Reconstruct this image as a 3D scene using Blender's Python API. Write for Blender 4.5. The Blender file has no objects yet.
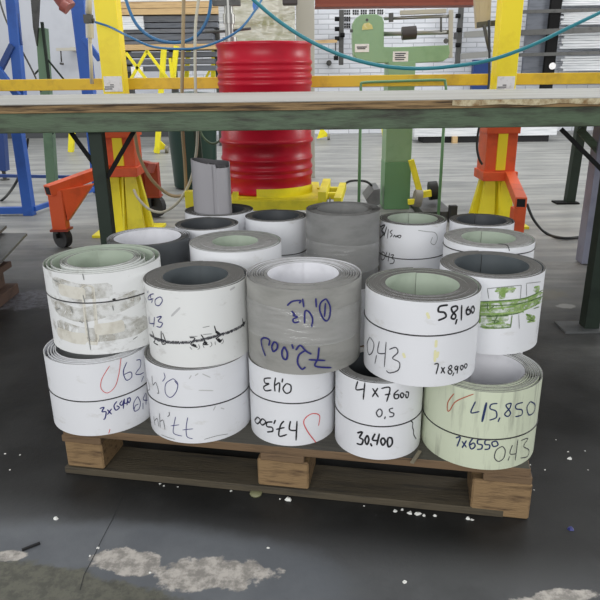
import bpy, math, random
from mathutils import Vector, Matrix, noise

random.seed(7)
PI = math.pi
C = bpy.context.scene.collection
SC = bpy.context.scene

# ------------------------------------------------------------------ camera
CAM_H, PITCH, ROLL, FPX = 1.0, math.radians(19.4), math.radians(0.7), 640.0
sp, cp, sr, cr = math.sin(PITCH), math.cos(PITCH), math.sin(ROLL), math.cos(ROLL)
FWD = Vector((0, cp, -sp)); R0 = Vector((1, 0, 0)); U0 = Vector((0, sp, cp))
RIGHT = R0 * cr - U0 * sr
UP = R0 * sr + U0 * cr
EYE = Vector((0, 0, CAM_H))
cam_data = bpy.data.cameras.new('camera')
cam_data.sensor_width = 36; cam_data.lens = FPX / 600 * 36
cam_data.clip_start = 0.05; cam_data.clip_end = 100
cam = bpy.data.objects.new('camera', cam_data); C.objects.link(cam)
m3 = Matrix((RIGHT, UP, -FWD)).transposed()
cam.matrix_world = Matrix.Translation(EYE) @ m3.to_4x4()
SC.camera = cam

# ------------------------------------------------------------------ world, lamps, exposure
w = bpy.data.worlds.new('hall_daylight'); SC.world = w; w.use_nodes = True
w.node_tree.nodes['Background'].inputs[0].default_value = (0.93, 0.96, 1.0, 1)
w.node_tree.nodes['Background'].inputs[1].default_value = 0.50
def area(name, loc, target, sx, sy, power, col=(1, 1, 1)):
    l = bpy.data.lights.new(name, 'AREA'); l.shape = 'RECTANGLE'; l.size = sx; l.size_y = sy
    l.energy = power; l.color = col
    o = bpy.data.objects.new(name, l); C.objects.link(o)
    o.location = loc
    o.rotation_euler = (Vector(target) - Vector(loc)).to_track_quat('-Z', 'Y').to_euler()
    return o
area('hall_light_near', (-0.8, -3.6, 2.0), (0, 1.8, 0.45), 5.0, 1.8, 190)
area('hall_light_bench', (0.2, 2.75, 5.2), (0.2, 2.75, 0), 6.0, .5, 75)
area('side_fill_right', (8.6, 5.6, 2.4), (0, 4.6, .6), 4.0, 2.6, 420)  # added fill for drum, posts and bench underside; no real window there
area('side_fill_left', (-8.2, 4.6, 2.4), (0, 4.6, .6), 4.0, 2.6, 190)  # matching fill added on the left, an unseen source
area('hall_light_middle', (0.5, 6.4, 5.2), (0.5, 6.4, 0), 8.0, 1.4, 130)
area('hall_light_far', (0.0, 8.8, 5.4), (0, 9.4, 0), 10.0, 1.4, 230)
SC.view_settings.view_transform = 'Standard'
SC.view_settings.look = 'None'
SC.view_settings.gamma = 1
SC.view_settings.use_curve_mapping = False
SC.view_settings.exposure = 0.0

# ------------------------------------------------------------------ measuring helpers
def ray(px, py):
    return FWD + RIGHT * ((px - 300) / FPX) - UP * ((py - 300) / FPX)
def at(px, py, Y):
    d = ray(px, py); return EYE + d * (Y / d.y)
def ground(px, py, z=0.0):
    d = ray(px, py); return EYE + d * ((z - CAM_H) / d.z)

# ------------------------------------------------------------------ materials
def srgb(r, g, b):
    f = lambda c: (c / 255 / 12.92) if c / 255 <= .04045 else ((c / 255 + .055) / 1.055) ** 2.4
    return (f(r), f(g), f(b), 1)
def mat(name, col, rough=.5, metal=0.0, col2=None, scale=8, lo=.5, hi=.7, stretch=(1, 1, 1), bump=0.0, bscale=60, spec=.5, alpha=1.0, detail=6):
    m = bpy.data.materials.new(name); m.use_nodes = True
    nt = m.node_tree; b = nt.nodes['Principled BSDF']
    b.inputs['Base Color'].default_value = col
    b.inputs['Roughness'].default_value = rough
    b.inputs['Metallic'].default_value = metal
    b.inputs['Specular IOR Level'].default_value = spec
    b.inputs['Alpha'].default_value = alpha
    tc = nt.nodes.new('ShaderNodeTexCoord')
    mp = nt.nodes.new('ShaderNodeMapping'); mp.inputs['Scale'].default_value = stretch
    nt.links.new(tc.outputs['Object'], mp.inputs['Vector'])
    if col2 is not None:
        n = nt.nodes.new('ShaderNodeTexNoise'); n.inputs['Scale'].default_value = scale; n.inputs['Detail'].default_value = detail
        n.inputs['Roughness'].default_value = .62
        nt.links.new(mp.outputs[0], n.inputs['Vector'])
        rp = nt.nodes.new('ShaderNodeValToRGB')
        rp.color_ramp.elements[0].position = lo; rp.color_ramp.elements[0].color = col
        rp.color_ramp.elements[1].position = hi; rp.color_ramp.elements[1].color = col2
        nt.links.new(n.outputs['Fac'], rp.inputs['Fac'])
        nt.links.new(rp.outputs['Color'], b.inputs['Base Color'])
    if bump:
        n2 = nt.nodes.new('ShaderNodeTexNoise'); n2.inputs['Scale'].default_value = bscale; n2.inputs['Detail'].default_value = 4
        nt.links.new(mp.outputs[0], n2.inputs['Vector'])
        bp = nt.nodes.new('ShaderNodeBump'); bp.inputs['Strength'].default_value = bump; bp.inputs['Distance'].default_value = .01
        nt.links.new(n2.outputs['Fac'], bp.inputs['Height']); nt.links.new(bp.outputs['Normal'], b.inputs['Normal'])
    return m

M = {}
M['white'] = mat('white_coated_steel', srgb(226, 227, 230), .42, col2=srgb(196, 194, 188), scale=14, lo=.6, hi=.8, stretch=(1, 1, 2))
M['white_dirty'] = mat('grubby_white_steel', srgb(226, 227, 226), .5, col2=srgb(160, 157, 149), scale=17, lo=.55, hi=.72, stretch=(1, 1, 1.6))
M['white_warm'] = mat('warm_white_steel', srgb(227, 228, 226), .42, col2=srgb(192, 191, 186), scale=16, lo=.6, hi=.8, stretch=(1, 1, 2))
M['grey'] = mat('grey_coated_steel', srgb(152, 151, 146), .36, col2=srgb(130, 130, 125), scale=9, lo=.45, hi=.75, stretch=(1, 1, 3))
M['grey_dark'] = mat('mid_grey_coated_steel', srgb(132, 132, 130), .38, col2=srgb(112, 112, 110), scale=9, lo=.45, hi=.75, stretch=(1, 1, 3))
M['charcoal'] = mat('charcoal_steel', srgb(74, 77, 80), .4, col2=srgb(58, 60, 62), scale=7)
M['slate'] = mat('slate_steel_backing', srgb(86, 92, 95), .4, col2=srgb(74, 80, 83), scale=7)
M['green_in'] = mat('pale_green_steel_backing', srgb(172, 183, 167), .42, col2=srgb(156, 167, 151), scale=10)
M['green_out'] = mat('pale_green_scuffed_steel', srgb(206, 213, 188), .45, col2=srgb(160, 164, 146), scale=15, lo=.54, hi=.74, stretch=(3, 3, .35))
M['white_in'] = mat('white_steel_backing', srgb(222, 222, 226), .45, col2=srgb(205, 205, 208), scale=10)
M['edge_dark'] = mat('dark_sheet_edges', srgb(66, 64, 60), .7, col2=srgb(50, 49, 46), scale=60)
M['edge_mid'] = mat('grey_sheet_edges', srgb(108, 107, 104), .6, col2=srgb(74, 74, 72), scale=60)
M['edge_light'] = mat('light_sheet_edges', srgb(182, 183, 181), .5, col2=srgb(136, 136, 134), scale=60)
M['strap'] = mat('black_tying_wire', srgb(52, 52, 52), .5, metal=.3)
M['ink_black'] = mat('black_marker_ink', srgb(26, 26, 30), .5)
M['ink_thin'] = mat('grey_black_marker_ink', srgb(66, 66, 72), .5)
M['ink_blue'] = mat('blue_marker_ink', srgb(34, 34, 108), .5)
M['ink_navy'] = mat('navy_marker_ink', srgb(30, 46, 92), .5)
M['ink_red'] = mat('red_marker_ink', srgb(208, 84, 84), .5)
M['ink_rust'] = mat('rust_red_crayon', srgb(176, 92, 66), .6)
M['ink_green'] = mat('green_stain_ink', srgb(120, 152, 76), .6, col2=srgb(168, 190, 130), scale=60, lo=.45, hi=.65)
M['ink_green_dark'] = mat('dark_green_stain_ink', srgb(70, 98, 50), .6, col2=srgb(130, 158, 90), scale=80, lo=.45, hi=.7)
def wash(name, col, scale, amax=.85):
    m = mat(name, col, .6); nt = m.node_tree; b = nt.nodes['Principled BSDF']
    tc = nt.nodes.new('ShaderNodeTexCoord'); n = nt.nodes.new('ShaderNodeTexNoise'); n.inputs['Scale'].default_value = scale; n.inputs['Detail'].default_value = 5
    r = nt.nodes.new('ShaderNodeMapRange'); r.inputs[1].default_value = .4; r.inputs[2].default_value = .62; r.inputs[3].default_value = .1; r.inputs[4].default_value = .85
    nt.links.new(tc.outputs['Object'], n.inputs['Vector']); nt.links.new(n.outputs['Fac'], r.inputs[0]); r.inputs[4].default_value = amax; nt.links.new(r.outputs[0], b.inputs['Alpha'])
    return m
M['ink_green_wash'] = wash('washed_green_paint', srgb(138, 168, 92), 55)
M['ink_black_wash'] = wash('smeared_black_print', srgb(60, 60, 64), 160)
M['tape_dirt'] = wash('brown_grey_grime', srgb(176, 172, 158), 40, .5)
M['ink_grey'] = mat('grey_pencil', srgb(128, 130, 128), .6)
M['ink_faint'] = mat('faint_grey_print', srgb(190, 190, 190), .6)
M['glue'] = mat('yellow_glue_stain', srgb(226, 222, 176), .5)
M['tape'] = mat('yellowed_tape', srgb(216, 213, 202), .35, col2=srgb(196, 191, 178), scale=40, lo=.45, hi=.7)
M['film'] = mat('clear_wrapping_film', srgb(200, 200, 197),   .1, alpha=.34, bump=.5, bscale=40, stretch=(.3, .3, 3), spec=1.0)
M['deck_wood'] = mat('grimy_deck_wood', srgb(76, 73, 65), .8, col2=srgb(56, 54, 48), scale=6, stretch=(1, 14, 14), bump=.3, bscale=30)
M['edge_wood'] = mat('brown_board_wood', srgb(112, 90, 66), .8, col2=srgb(70, 56, 42), scale=5, stretch=(1.2, 14, 14), bump=.3, bscale=30)
M['block_wood'] = mat('tan_block_wood', srgb(140, 114, 80), .8, col2=srgb(84, 64, 44), scale=6, stretch=(2, 10, 14), bump=.4, bscale=25)
M['skid_wood'] = mat('dirty_skid_wood', srgb(80, 72, 57), .85, col2=srgb(52, 48, 41), scale=5, stretch=(1, 12, 12), bump=.3, bscale=30)
M['bench_top'] = mat('worn_white_bench_top', srgb(164, 164, 159), .6, col2=srgb(140, 137, 129), scale=3, lo=.4, hi=.75, stretch=(.4, 2, 1))
M['bench_wood'] = mat('worn_bench_edge_wood', srgb(160, 132, 92), .8, col2=srgb(62, 48, 34), scale=7, stretch=(.7, 6, 14), lo=.38, hi=.62, bump=.5, bscale=20)
M['bench_chip'] = mat('flaking_cream_filler', srgb(206, 194, 160), .8, col2=srgb(140, 112, 74), scale=22, lo=.42, hi=.62, bump=.6, bscale=40)
M['bench_green'] = mat('scuffed_green_steel', srgb(84, 102, 78), .6, col2=srgb(50, 51, 40), scale=10, stretch=(.6, 2, 3.5), lo=.42, hi=.68, bump=.2)
M['leg_green'] = mat('dark_green_paint', srgb(42, 52, 44), .6, col2=srgb(34, 42, 36), scale=9, spec=.25)
M['post_green'] = mat('mid_green_paint', srgb(98, 126, 100), .5, col2=srgb(84, 108, 86), scale=6)
M['leg_lilac'] = mat('blue_grey_paint', srgb(140, 142, 158), .5, col2=srgb(122, 124, 140), scale=8)
M['black_steel'] = mat('black_steel', srgb(28, 28, 28), .8, spec=.12)
M['dark_metal'] = mat('dark_grey_metal', srgb(82, 82, 80), .5, metal=.4, col2=srgb(60, 60, 58), scale=12)
M['steel'] = mat('plain_steel', srgb(150, 150, 146), .38, metal=.7)
M['yellow'] = mat('yellow_paint', srgb(250, 226, 40), .45, col2=srgb(236, 208, 34), scale=5)
M['yellow_deep'] = mat('ochre_yellow_paint', srgb(226, 188, 44), .5, col2=srgb(196, 158, 46), scale=6)
M['yellow_green'] = mat('greenish_yellow_paint', srgb(238, 224, 40), .5, col2=srgb(210, 198, 36), scale=6)
M['orange'] = mat('orange_paint', srgb(226, 92, 44), .48, col2=srgb(196, 78, 40), scale=6)
M['orange_dark'] = mat('rust_orange_paint', srgb(156, 62, 44), .55, col2=srgb(128, 52, 40), scale=8)
M['red'] = mat('red_drum_paint', srgb(182, 16, 42), .34, col2=srgb(168, 14, 38), scale=4, spec=.35, bump=.03, bscale=10)
M['blue'] = mat('blue_paint', srgb(40, 88, 172), .42, col2=srgb(32, 74, 150), scale=6)
M['blue_dark'] = mat('deep_blue_paint', srgb(38, 66, 126), .45)
M['machine_green'] = mat('mint_green_machine_paint', srgb(134, 168, 128), .42, col2=srgb(122, 156, 116), scale=5)
M['machine_green_low'] = mat('darker_green_machine_paint', srgb(104, 150, 104), .42)
M['rubber'] = mat('black_rubber', srgb(34, 34, 35), .6)
M['wheel_grey'] = mat('grey_wheel', srgb(130, 126, 112), .55)
M['bin_green'] = mat('dark_green_plastic', srgb(34, 62, 52), .4)
M['wood_light'] = mat('pale_timber', srgb(196, 166, 120), .7, col2=srgb(160, 130, 92), scale=4, stretch=(1, 8, 14))
M['card'] = mat('buff_cardboard', srgb(186, 172, 146), .8, col2=srgb(160, 146, 120), scale=5, stretch=(6, 6, 1))
M['sheet_dark'] = mat('dark_grey_sheets', srgb(96, 100, 108), .45, col2=srgb(70, 74, 80), scale=3, stretch=(1, 1, 9))
M['sheet_mid'] = mat('grey_sheets', srgb(108, 110, 115), .4, metal=.2, col2=srgb(78, 80, 85), scale=3, stretch=(1, 1, 12))
M['sheet_white'] = mat('white_sheets', srgb(226, 228, 230), .4, col2=srgb(180, 184, 188), scale=4, stretch=(.6, 1, 24), lo=.45, hi=.65)
M['foil'] = mat('crinkled_plastic_wrap', srgb(204, 202, 186), .16, col2=srgb(142, 142, 98), scale=3.2, stretch=(.7, 1, 2.6), lo=.44, hi=.68, bump=1.0, bscale=9, spec=.8)
M['beige_post'] = mat('beige_board', srgb(186, 182, 170), .6)
M['girder'] = mat('red_oxide_girder', srgb(142, 72, 54), .6, col2=srgb(122, 60, 46), scale=4)
M['hose_blue'] = mat('blue_air_hose', srgb(44, 104, 150), .4)
M['hose_teal'] = mat('teal_air_hose', srgb(30, 120, 132), .4)
M['hose_beige'] = mat('beige_air_hose', srgb(186, 182, 164), .45)
M['hose_tan'] = mat('tan_air_hose', srgb(152, 134, 100), .5)
M['cable'] = mat('black_cable', srgb(36, 38, 38), .5)
M['paper'] = mat('white_paper', srgb(234, 232, 230), .6, col2=srgb(206, 202, 198), scale=40)
M['sticker'] = mat('gold_sticker', srgb(206, 196, 120), .5, col2=srgb(226, 220, 190), scale=40)
M['blue_plastic'] = mat('blue_plastic', srgb(40, 110, 200), .4)
M['rust'] = mat('rusty_steel', srgb(92, 72, 62), .8, col2=srgb(62, 50, 44), scale=12)
M['plate'] = mat('dull_steel_plate', srgb(112, 114, 114), .45, metal=.3, col2=srgb(88, 90, 90), scale=5)
M['chip'] = mat('white_paint_flake', srgb(226, 226, 220), .7)
M['hoist'] = mat('dull_red_hoist_paint', srgb(140, 76, 70), .45)
M['hole'] = mat('black_opening', srgb(22, 22, 24), .8)
M['roller'] = mat('dark_roller_rubber', srgb(62, 56, 56), .5)
M['beige_sliver'] = mat('weathered_sliver_wood', srgb(124, 116, 98), .8)
M['crack'] = mat('dark_crack_dirt', srgb(46, 47, 48), .9)

# ------------------------------------------------------------------ mesh helpers
class MB:
    def __init__(s): s.v = []; s.f = []; s.mi = []; s.sm = []
    def face(s, idx, m=0, smooth=False): s.f.append(tuple(idx)); s.mi.append(m); s.sm.append(smooth)
    def add(s, verts, faces, m=0, smooth=False):
        o = len(s.v); s.v += [tuple(v) for v in verts]
        for f in faces: s.face([o + i for i in f], m, smooth)
    def box(s, c, size, m=0, rot=None, taper=1.0):
        hx, hy, hz = size[0] / 2, size[1] / 2, size[2] / 2
        vs = []
        for z in (-1, 1):
            k = taper if z > 0 else 1
            for x, y in ((-1, -1), (1, -1), (1, 1), (-1, 1)):
                vs.append(Vector((x * hx * k, y * hy * k, z * hz)))
        if rot is not None: vs = [rot @ v for v in vs]
        c = Vector(c)
        s.add([c + v for v in vs], [(0, 3, 2, 1), (4, 5, 6, 7), (0, 1, 5, 4), (1, 2, 6, 5), (2, 3, 7, 6), (3, 0, 4, 7)], m)
        return s
    def bar(s, a, b, wd, dp=None, m=0, up=Vector((0, 1, 0))):
        a, b = Vector(a), Vector(b); d = (b - a); L = d.length; d.normalize()
        x = up.cross(d)
        if x.length < 1e-3: x = Vector((1, 0, 0)).cross(d)
        x.normalize(); y = d.cross(x)
        rot = Matrix((x, y, d)).transposed()
        return s.box((a + b) / 2, (wd, dp or wd, L), m, rot)
    def tube(s, pts, r, m=0, n=10, closed=False, cap=True):
        pts = [Vector(p) for p in pts]; k = len(pts); rings = []; o = len(s.v)
        ref = None
        for i, p in enumerate(pts):
            t = (pts[(i + 1) % k] - pts[i - 1]) if closed else (pts[min(i + 1, k - 1)] - pts[max(i - 1, 0)])
            t.normalize()
            if ref is None:
                ref = t.orthogonal().normalized()
            ref = (ref - t * ref.dot(t)).normalized(); bi = t.cross(ref)
            rr = r[i] if isinstance(r, (list, tuple)) else r
            for j in range(n):
                a = 2 * PI * j / n
                s.v.append(tuple(p + ref * (math.cos(a) * rr) + bi * (math.sin(a) * rr)))
        for i in range(k if closed else k - 1):
            for j in range(n):
                i2 = (i + 1) % k
                s.face((o + i * n + j, o + i * n + (j + 1) % n, o + i2 * n + (j + 1) % n, o + i2 * n + j), m, True)
        if cap and not closed:
            s.face([o + j for j in range(n)][::-1], m); s.face([o + (k - 1) * n + j for j in range(n)], m)
        return s
    def cyl(s, a, b, r, m=0, n=24): 
        a, b = Vector(a), Vector(b); d = (b - a).normalized(); x = d.orthogonal().normalized(); y = d.cross(x)
        ring = lambda c: [c + x * (math.cos(2 * PI * j / n) * r) + y * (math.sin(2 * PI * j / n) * r) for j in range(n)]
        s.add(ring(a) + ring(b), [(j, (j + 1) % n, n + (j + 1) % n, n + j) for j in range(n)], m, True)
        s.add(ring(a), [tuple(range(n))[::-1]], m); s.add(ring(b), [tuple(range(n))], m)
        return s
    def lathe(s, c, prof, m=0, n=48, smooth=True):
        c = Vector(c); o = len(s.v); k = len(prof)
        for r, z in prof:
            for j in range(n):
                a = 2 * PI * j / n; s.v.append((c.x + r * math.cos(a), c.y + r * math.sin(a), c.z + z))
        for i in range(k - 1):
            for j in range(n):
                s.face((o + i * n + j, o + i * n + (j + 1) % n, o + (i + 1) * n + (j + 1) % n, o + (i + 1) * n + j), m, smooth)
        return s
    def prism(s, poly, depth_vec, m=0):
        n = len(poly); d = Vector(depth_vec)
        p = [Vector(q) for q in poly]
        s.add(p + [q + d for q in p], [tuple(range(n)), tuple(range(2 * n - 1, n - 1, -1))] + [(i, n + i, n + (i + 1) % n, (i + 1) % n) for i in range(n)], m)
        return s
    def build(s, name, mats, parent=None, bevel=0.0):
        me = bpy.data.meshes.new(name); me.from_pydata(s.v, [], s.f)
        if not isinstance(mats, (list, tuple)): mats = [mats]
        for x in mats: me.materials.append(x)
        me.polygons.foreach_set('material_index', s.mi); me.polygons.foreach_set('use_smooth', s.sm)
        me.update()
        o = bpy.data.objects.new(name, me); C.objects.link(o)
        if parent is not None:
            o.parent = parent
            # geometry is written in world units: bring it into the parent's frame
            me.transform(parent_world(parent).inverted())
        if bevel:
            b = o.modifiers.new('bevel', 'BEVEL'); b.width = bevel; b.segments = 2; b.limit_method = 'ANGLE'; b.angle_limit = .7
        return o
def parent_world(p):
    mw = Matrix.LocRotScale(p.location, p.rotation_euler, None)
    return (parent_world(p.parent) @ mw) if p.parent else mw
def tag(o, label, cat, group=None):
    o['label'] = label; o['category'] = cat
    if group: o['group'] = group
    return o
def thing(name, label, cat, loc=(0, 0, 0), group=None):
    o = bpy.data.objects.new(name, None); C.objects.link(o); o.location = loc
    return tag(o, label, cat, group)
def struct(o): o['kind'] = 'structure'; return o
def spline(pts, n=8, closed=False):
    P = [Vector(p) for p in pts]; out = []; k = len(P)
    for i in range(k - 1):
        p0, p1, p2, p3 = P[max(i - 1, 0)], P[i], P[i + 1], P[min(i + 2, k - 1)]
        for j in range(n):
            t = j / n
            out.append(.5 * ((2 * p1) + (p2 - p0) * t + (2 * p0 - 5 * p1 + 4 * p2 - p3) * t * t + (3 * p1 - p0 - 3 * p2 + p3) * t ** 3))
    out.append(P[-1]); return out

# ------------------------------------------------------------------ the setting
def floor_material():
    m = bpy.data.materials.new('worn_factory_floor'); m.use_nodes = True; nt = m.node_tree
    N, L = nt.nodes.new, nt.links.new
    b = nt.nodes['Principled BSDF']
    tc = N('ShaderNodeTexCoord')
    def nz(scale, detail=6, stretch=(1, 1, 1), rough=.6):
        mp = N('ShaderNodeMapping'); mp.inputs['Scale'].default_value = stretch; L(tc.outputs['Object'], mp.inputs['Vector'])
        n = N('ShaderNodeTexNoise'); n.inputs['Scale'].default_value = scale; n.inputs['Detail'].default_value = detail; n.inputs['Roughness'].default_value = rough
        L(mp.outputs[0], n.inputs['Vector']); return n.outputs['Fac']
    def math_(op, a, c, clamp=False):
        n = N('ShaderNodeMath'); n.operation = op; n.use_clamp = clamp
        for i, x in enumerate((a, c)):
            if isinstance(x, (int, float)): n.inputs[i].default_value = x
            else: L(x, n.inputs[i])
        return n.outputs[0]
    def rng(x, lo, hi):
        n = N('ShaderNodeMapRange'); n.interpolation_type = 'SMOOTHSTEP'; L(x, n.inputs[0]); n.inputs[1].default_value = lo; n.inputs[2].default_value = hi
        return n.outputs[0]
    def mix(f, a, c):
        n = N('ShaderNodeMix'); n.data_type = 'RGBA'
        if isinstance(f, (int, float)): n.inputs[0].default_value = f
        else: L(f, n.inputs[0])
        for i, x in ((6, a), (7, c)):
            if isinstance(x, tuple): n.inputs[i].default_value = x
            else: L(x, n.inputs[i])
        return n.outputs[2]
    sep = N('ShaderNodeSeparateXYZ'); L(tc.outputs['Object'], sep.inputs[0])
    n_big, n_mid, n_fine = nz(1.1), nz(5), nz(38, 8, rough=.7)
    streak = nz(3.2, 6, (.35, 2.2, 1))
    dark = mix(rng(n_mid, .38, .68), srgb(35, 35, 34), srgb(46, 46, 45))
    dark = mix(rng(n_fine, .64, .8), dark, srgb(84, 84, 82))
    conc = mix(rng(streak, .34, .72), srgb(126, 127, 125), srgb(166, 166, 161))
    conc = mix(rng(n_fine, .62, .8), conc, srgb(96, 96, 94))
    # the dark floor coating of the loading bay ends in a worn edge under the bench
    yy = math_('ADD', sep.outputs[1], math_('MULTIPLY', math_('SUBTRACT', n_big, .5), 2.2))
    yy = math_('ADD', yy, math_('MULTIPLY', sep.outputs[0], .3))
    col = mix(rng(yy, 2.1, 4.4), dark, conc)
    # painted shadow edge of the coil stack: floor coloured paler in front of it
    lit_front = mix(rng(n_mid, .36, .7), srgb(70, 71, 72), srgb(84, 85, 86))
    lit_front = mix(rng(n_fine, .62, .8), lit_front, srgb(100, 100, 98))
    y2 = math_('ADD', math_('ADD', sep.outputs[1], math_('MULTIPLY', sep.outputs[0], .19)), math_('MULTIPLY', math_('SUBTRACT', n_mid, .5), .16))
    col = mix(rng(y2, 1.27, 1.10), col, lit_front)
    def patch(c, rx, ry, ang, color, k=1.2, edge=.25, nzs=n_mid):
        nonlocal col
        mp = N('ShaderNodeMapping'); mp.vector_type = 'TEXTURE'
        mp.inputs['Location'].default_value = (c[0], c[1], 0); mp.inputs['Rotation'].default_value = (0, 0, ang); mp.inputs['Scale'].default_value = (rx, ry, 1)
        L(tc.outputs['Object'], mp.inputs['Vector'])
        ln = N('ShaderNodeVectorMath'); ln.operation = 'LENGTH'; L(mp.outputs[0], ln.inputs[0])
        d = math_('ADD', ln.outputs['Value'], math_('MULTIPLY', math_('SUBTRACT', nzs, .5), k))
        inv = math_('SUBTRACT', 1.0, d)
        col = mix(rng(inv, 0, edge), col, color)
    g = lambda x, y: ground(x, y)
    n_patch = nz(16, 8, rough=.65)
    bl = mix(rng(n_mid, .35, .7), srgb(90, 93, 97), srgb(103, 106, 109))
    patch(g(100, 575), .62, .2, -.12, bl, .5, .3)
    gr = mix(rng(n_fine, .4, .62), srgb(96, 95, 84), srgb(76, 76, 68))
    patch(g(0, 605), .42, .125, -.16, gr, .55, .12, n_patch)
    sp_ = mix(rng(n_fine, .38, .62), srgb(182, 176, 168), srgb(132, 128, 122))
    patch(g(208, 574), .135, .05, -.02, sp_, 1.5, .16, n_patch)
    patch(g(128, 563), .085, .042, -.25, sp_, 1.6, .16, n_patch)
    patch(g(8, 556), .04, .018, 0, sp_, 1.2, .2, n_patch)
    patch(g(560, 597), .1, .02, .1, sp_, 1.8, .2, n_patch)
    patch(g(545, 295), .16, .09, .3, srgb(118, 116, 106), 1.6, .5, n_patch)
    patch(g(566, 306), .05, .035, 0, srgb(170, 170, 166), 1.2, .3, n_patch)
    patch(g(20, 300), .3, .16, .2, mix(rng(n_fine, .45, .6), srgb(104, 105, 112), srgb(70, 70, 72)), 1.8, .3, n_patch)
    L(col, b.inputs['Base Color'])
    rr = math_('ADD', math_('MULTIPLY', n_mid, .3), .3); L(rr, b.inputs['Roughness'])
    b.inputs['Specular IOR Level'].default_value = .28
    bp = N('ShaderNodeBump'); bp.inputs['Strength'].default_value = .25; bp.inputs['Distance'].default_value = .004
    L(n_fine, bp.inputs['Height']); L(bp.outputs['Normal'], b.inputs['Normal'])
    return m
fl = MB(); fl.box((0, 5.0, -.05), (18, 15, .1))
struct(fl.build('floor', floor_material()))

def brick_material():
    m = bpy.data.materials.new('white_painted_brick'); m.use_nodes = True; nt = m.node_tree; N, L = nt.nodes.new, nt.links.new
    b = nt.nodes['Principled BSDF']; tc = N('ShaderNodeTexCoord'); sep = N('ShaderNodeSeparateXYZ'); cb = N('ShaderNodeCombineXYZ')
    L(tc.outputs['Object'], sep.inputs[0]); L(sep.outputs[0], cb.inputs[0]); L(sep.outputs[2], cb.inputs[1])
    br = N('ShaderNodeTexBrick'); L(cb.outputs[0], br.inputs['Vector'])
    br.inputs['Color1'].default_value = srgb(214, 216, 221); br.inputs['Color2'].default_value = srgb(198, 201, 207); br.inputs['Mortar'].default_value = srgb(166, 169, 175)
    br.inputs['Scale'].default_value = 1; br.inputs['Brick Width'].default_value = .36; br.inputs['Row Height'].default_value = .078; br.inputs['Mortar Size'].default_value = .007
    br.inputs['Mortar Smooth'].default_value = .3
    L(br.outputs['Color'], b.inputs['Base Color']); b.inputs['Roughness'].default_value = .6
    bp = N('ShaderNodeBump'); bp.inputs['Strength'].default_value = .6; bp.inputs['Distance'].default_value = .01; bp.invert = True
    L(br.outputs['Fac'], bp.inputs['Height']); L(bp.outputs['Normal'], b.inputs['Normal'])
    return m
wb = MB(); wb.box((3.0, 11.85, 2.6), (10.0, .3, 5.4)); struct(wb.build('wall_back', brick_material()))
wl = MB(); wl.box((-5.0, 11.75, 2.6), (6.0, .3, 5.4)); struct(wl.build('wall_left', mat('pale_blue_plaster', srgb(188, 191, 198), .6, col2=srgb(178, 181, 188), scale=2)))
bs = MB(); bs.box((-5.0, 11.58, .25), (6.0, .04, .5)); struct(bs.build('baseboard_left', mat('dark_plinth_paint', srgb(70, 72, 74), .6)))
ck = MB()
pts = [ground(*p, z=.0008) for p in ((122, 497), (112, 520), (101, 541), (96, 552), (84, 575), (80, 590))]
for a, b_ in zip(pts, pts[1:]): ck.bar(a, b_, .0012, .0006, up=Vector((0, 0, 1)))
struct(ck.build('trim_1', M['crack']))

# ------------------------------------------------------------------ pallet
PAL = math.radians(-10.4)
pal_c = Vector((.041, 1.85, 0))
pal = thing('wooden_pallet', 'worn wooden pallet on the dark floor carrying all the metal coils', 'pallet', pal_c)
pal.rotation_euler = (0, 0, PAL)
def pbox(name, c, size, m, bev=.002):
    q = MB(); q.box((0, 0, 0), size); o = q.build(name, m); o.parent = pal; o.location = c
    b = o.modifiers.new('bevel', 'BEVEL'); b.width = bev; b.segments = 1
    return o
wood_var = [M['deck_wood']]
for i, y in enumerate((-.43, -.215, 0, .215, .43)):
    o = pbox('deck_board', (0, y, .129), (1.168, .14 if i % 4 == 0 else .13, .022), None)
    o.data.materials.clear(); o.data.materials.append(M['deck_wood']); o.data.materials.append(M['edge_wood'])
    for p in o.data.polygons:
        if p.normal.z < .5: p.material_index = 1
for x in (-.535, 0, .535): pbox('stringer_board', (x, 0, .108), (.11, 1.0, .02), M['edge_wood'])
for x in (-.535, 0, .525):
    for y in (-.435, 0, .435):
        fr_ = x > .3 and y < -.3
        pbox('block', (x, y - (.004 if fr_ else 0), .049 if fr_ else .059), (.135 if x > .3 else .105 if x < -.3 else .13, .12, .098 if fr_ else .078), M['block_wood'], .004)
for y in (-.44, 0, .44): pbox('skid_board', (0 if y > -.4 else -.03, y, .01), (1.18 if y > -.4 else 1.13, .12, .02), M['skid_wood'])

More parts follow.
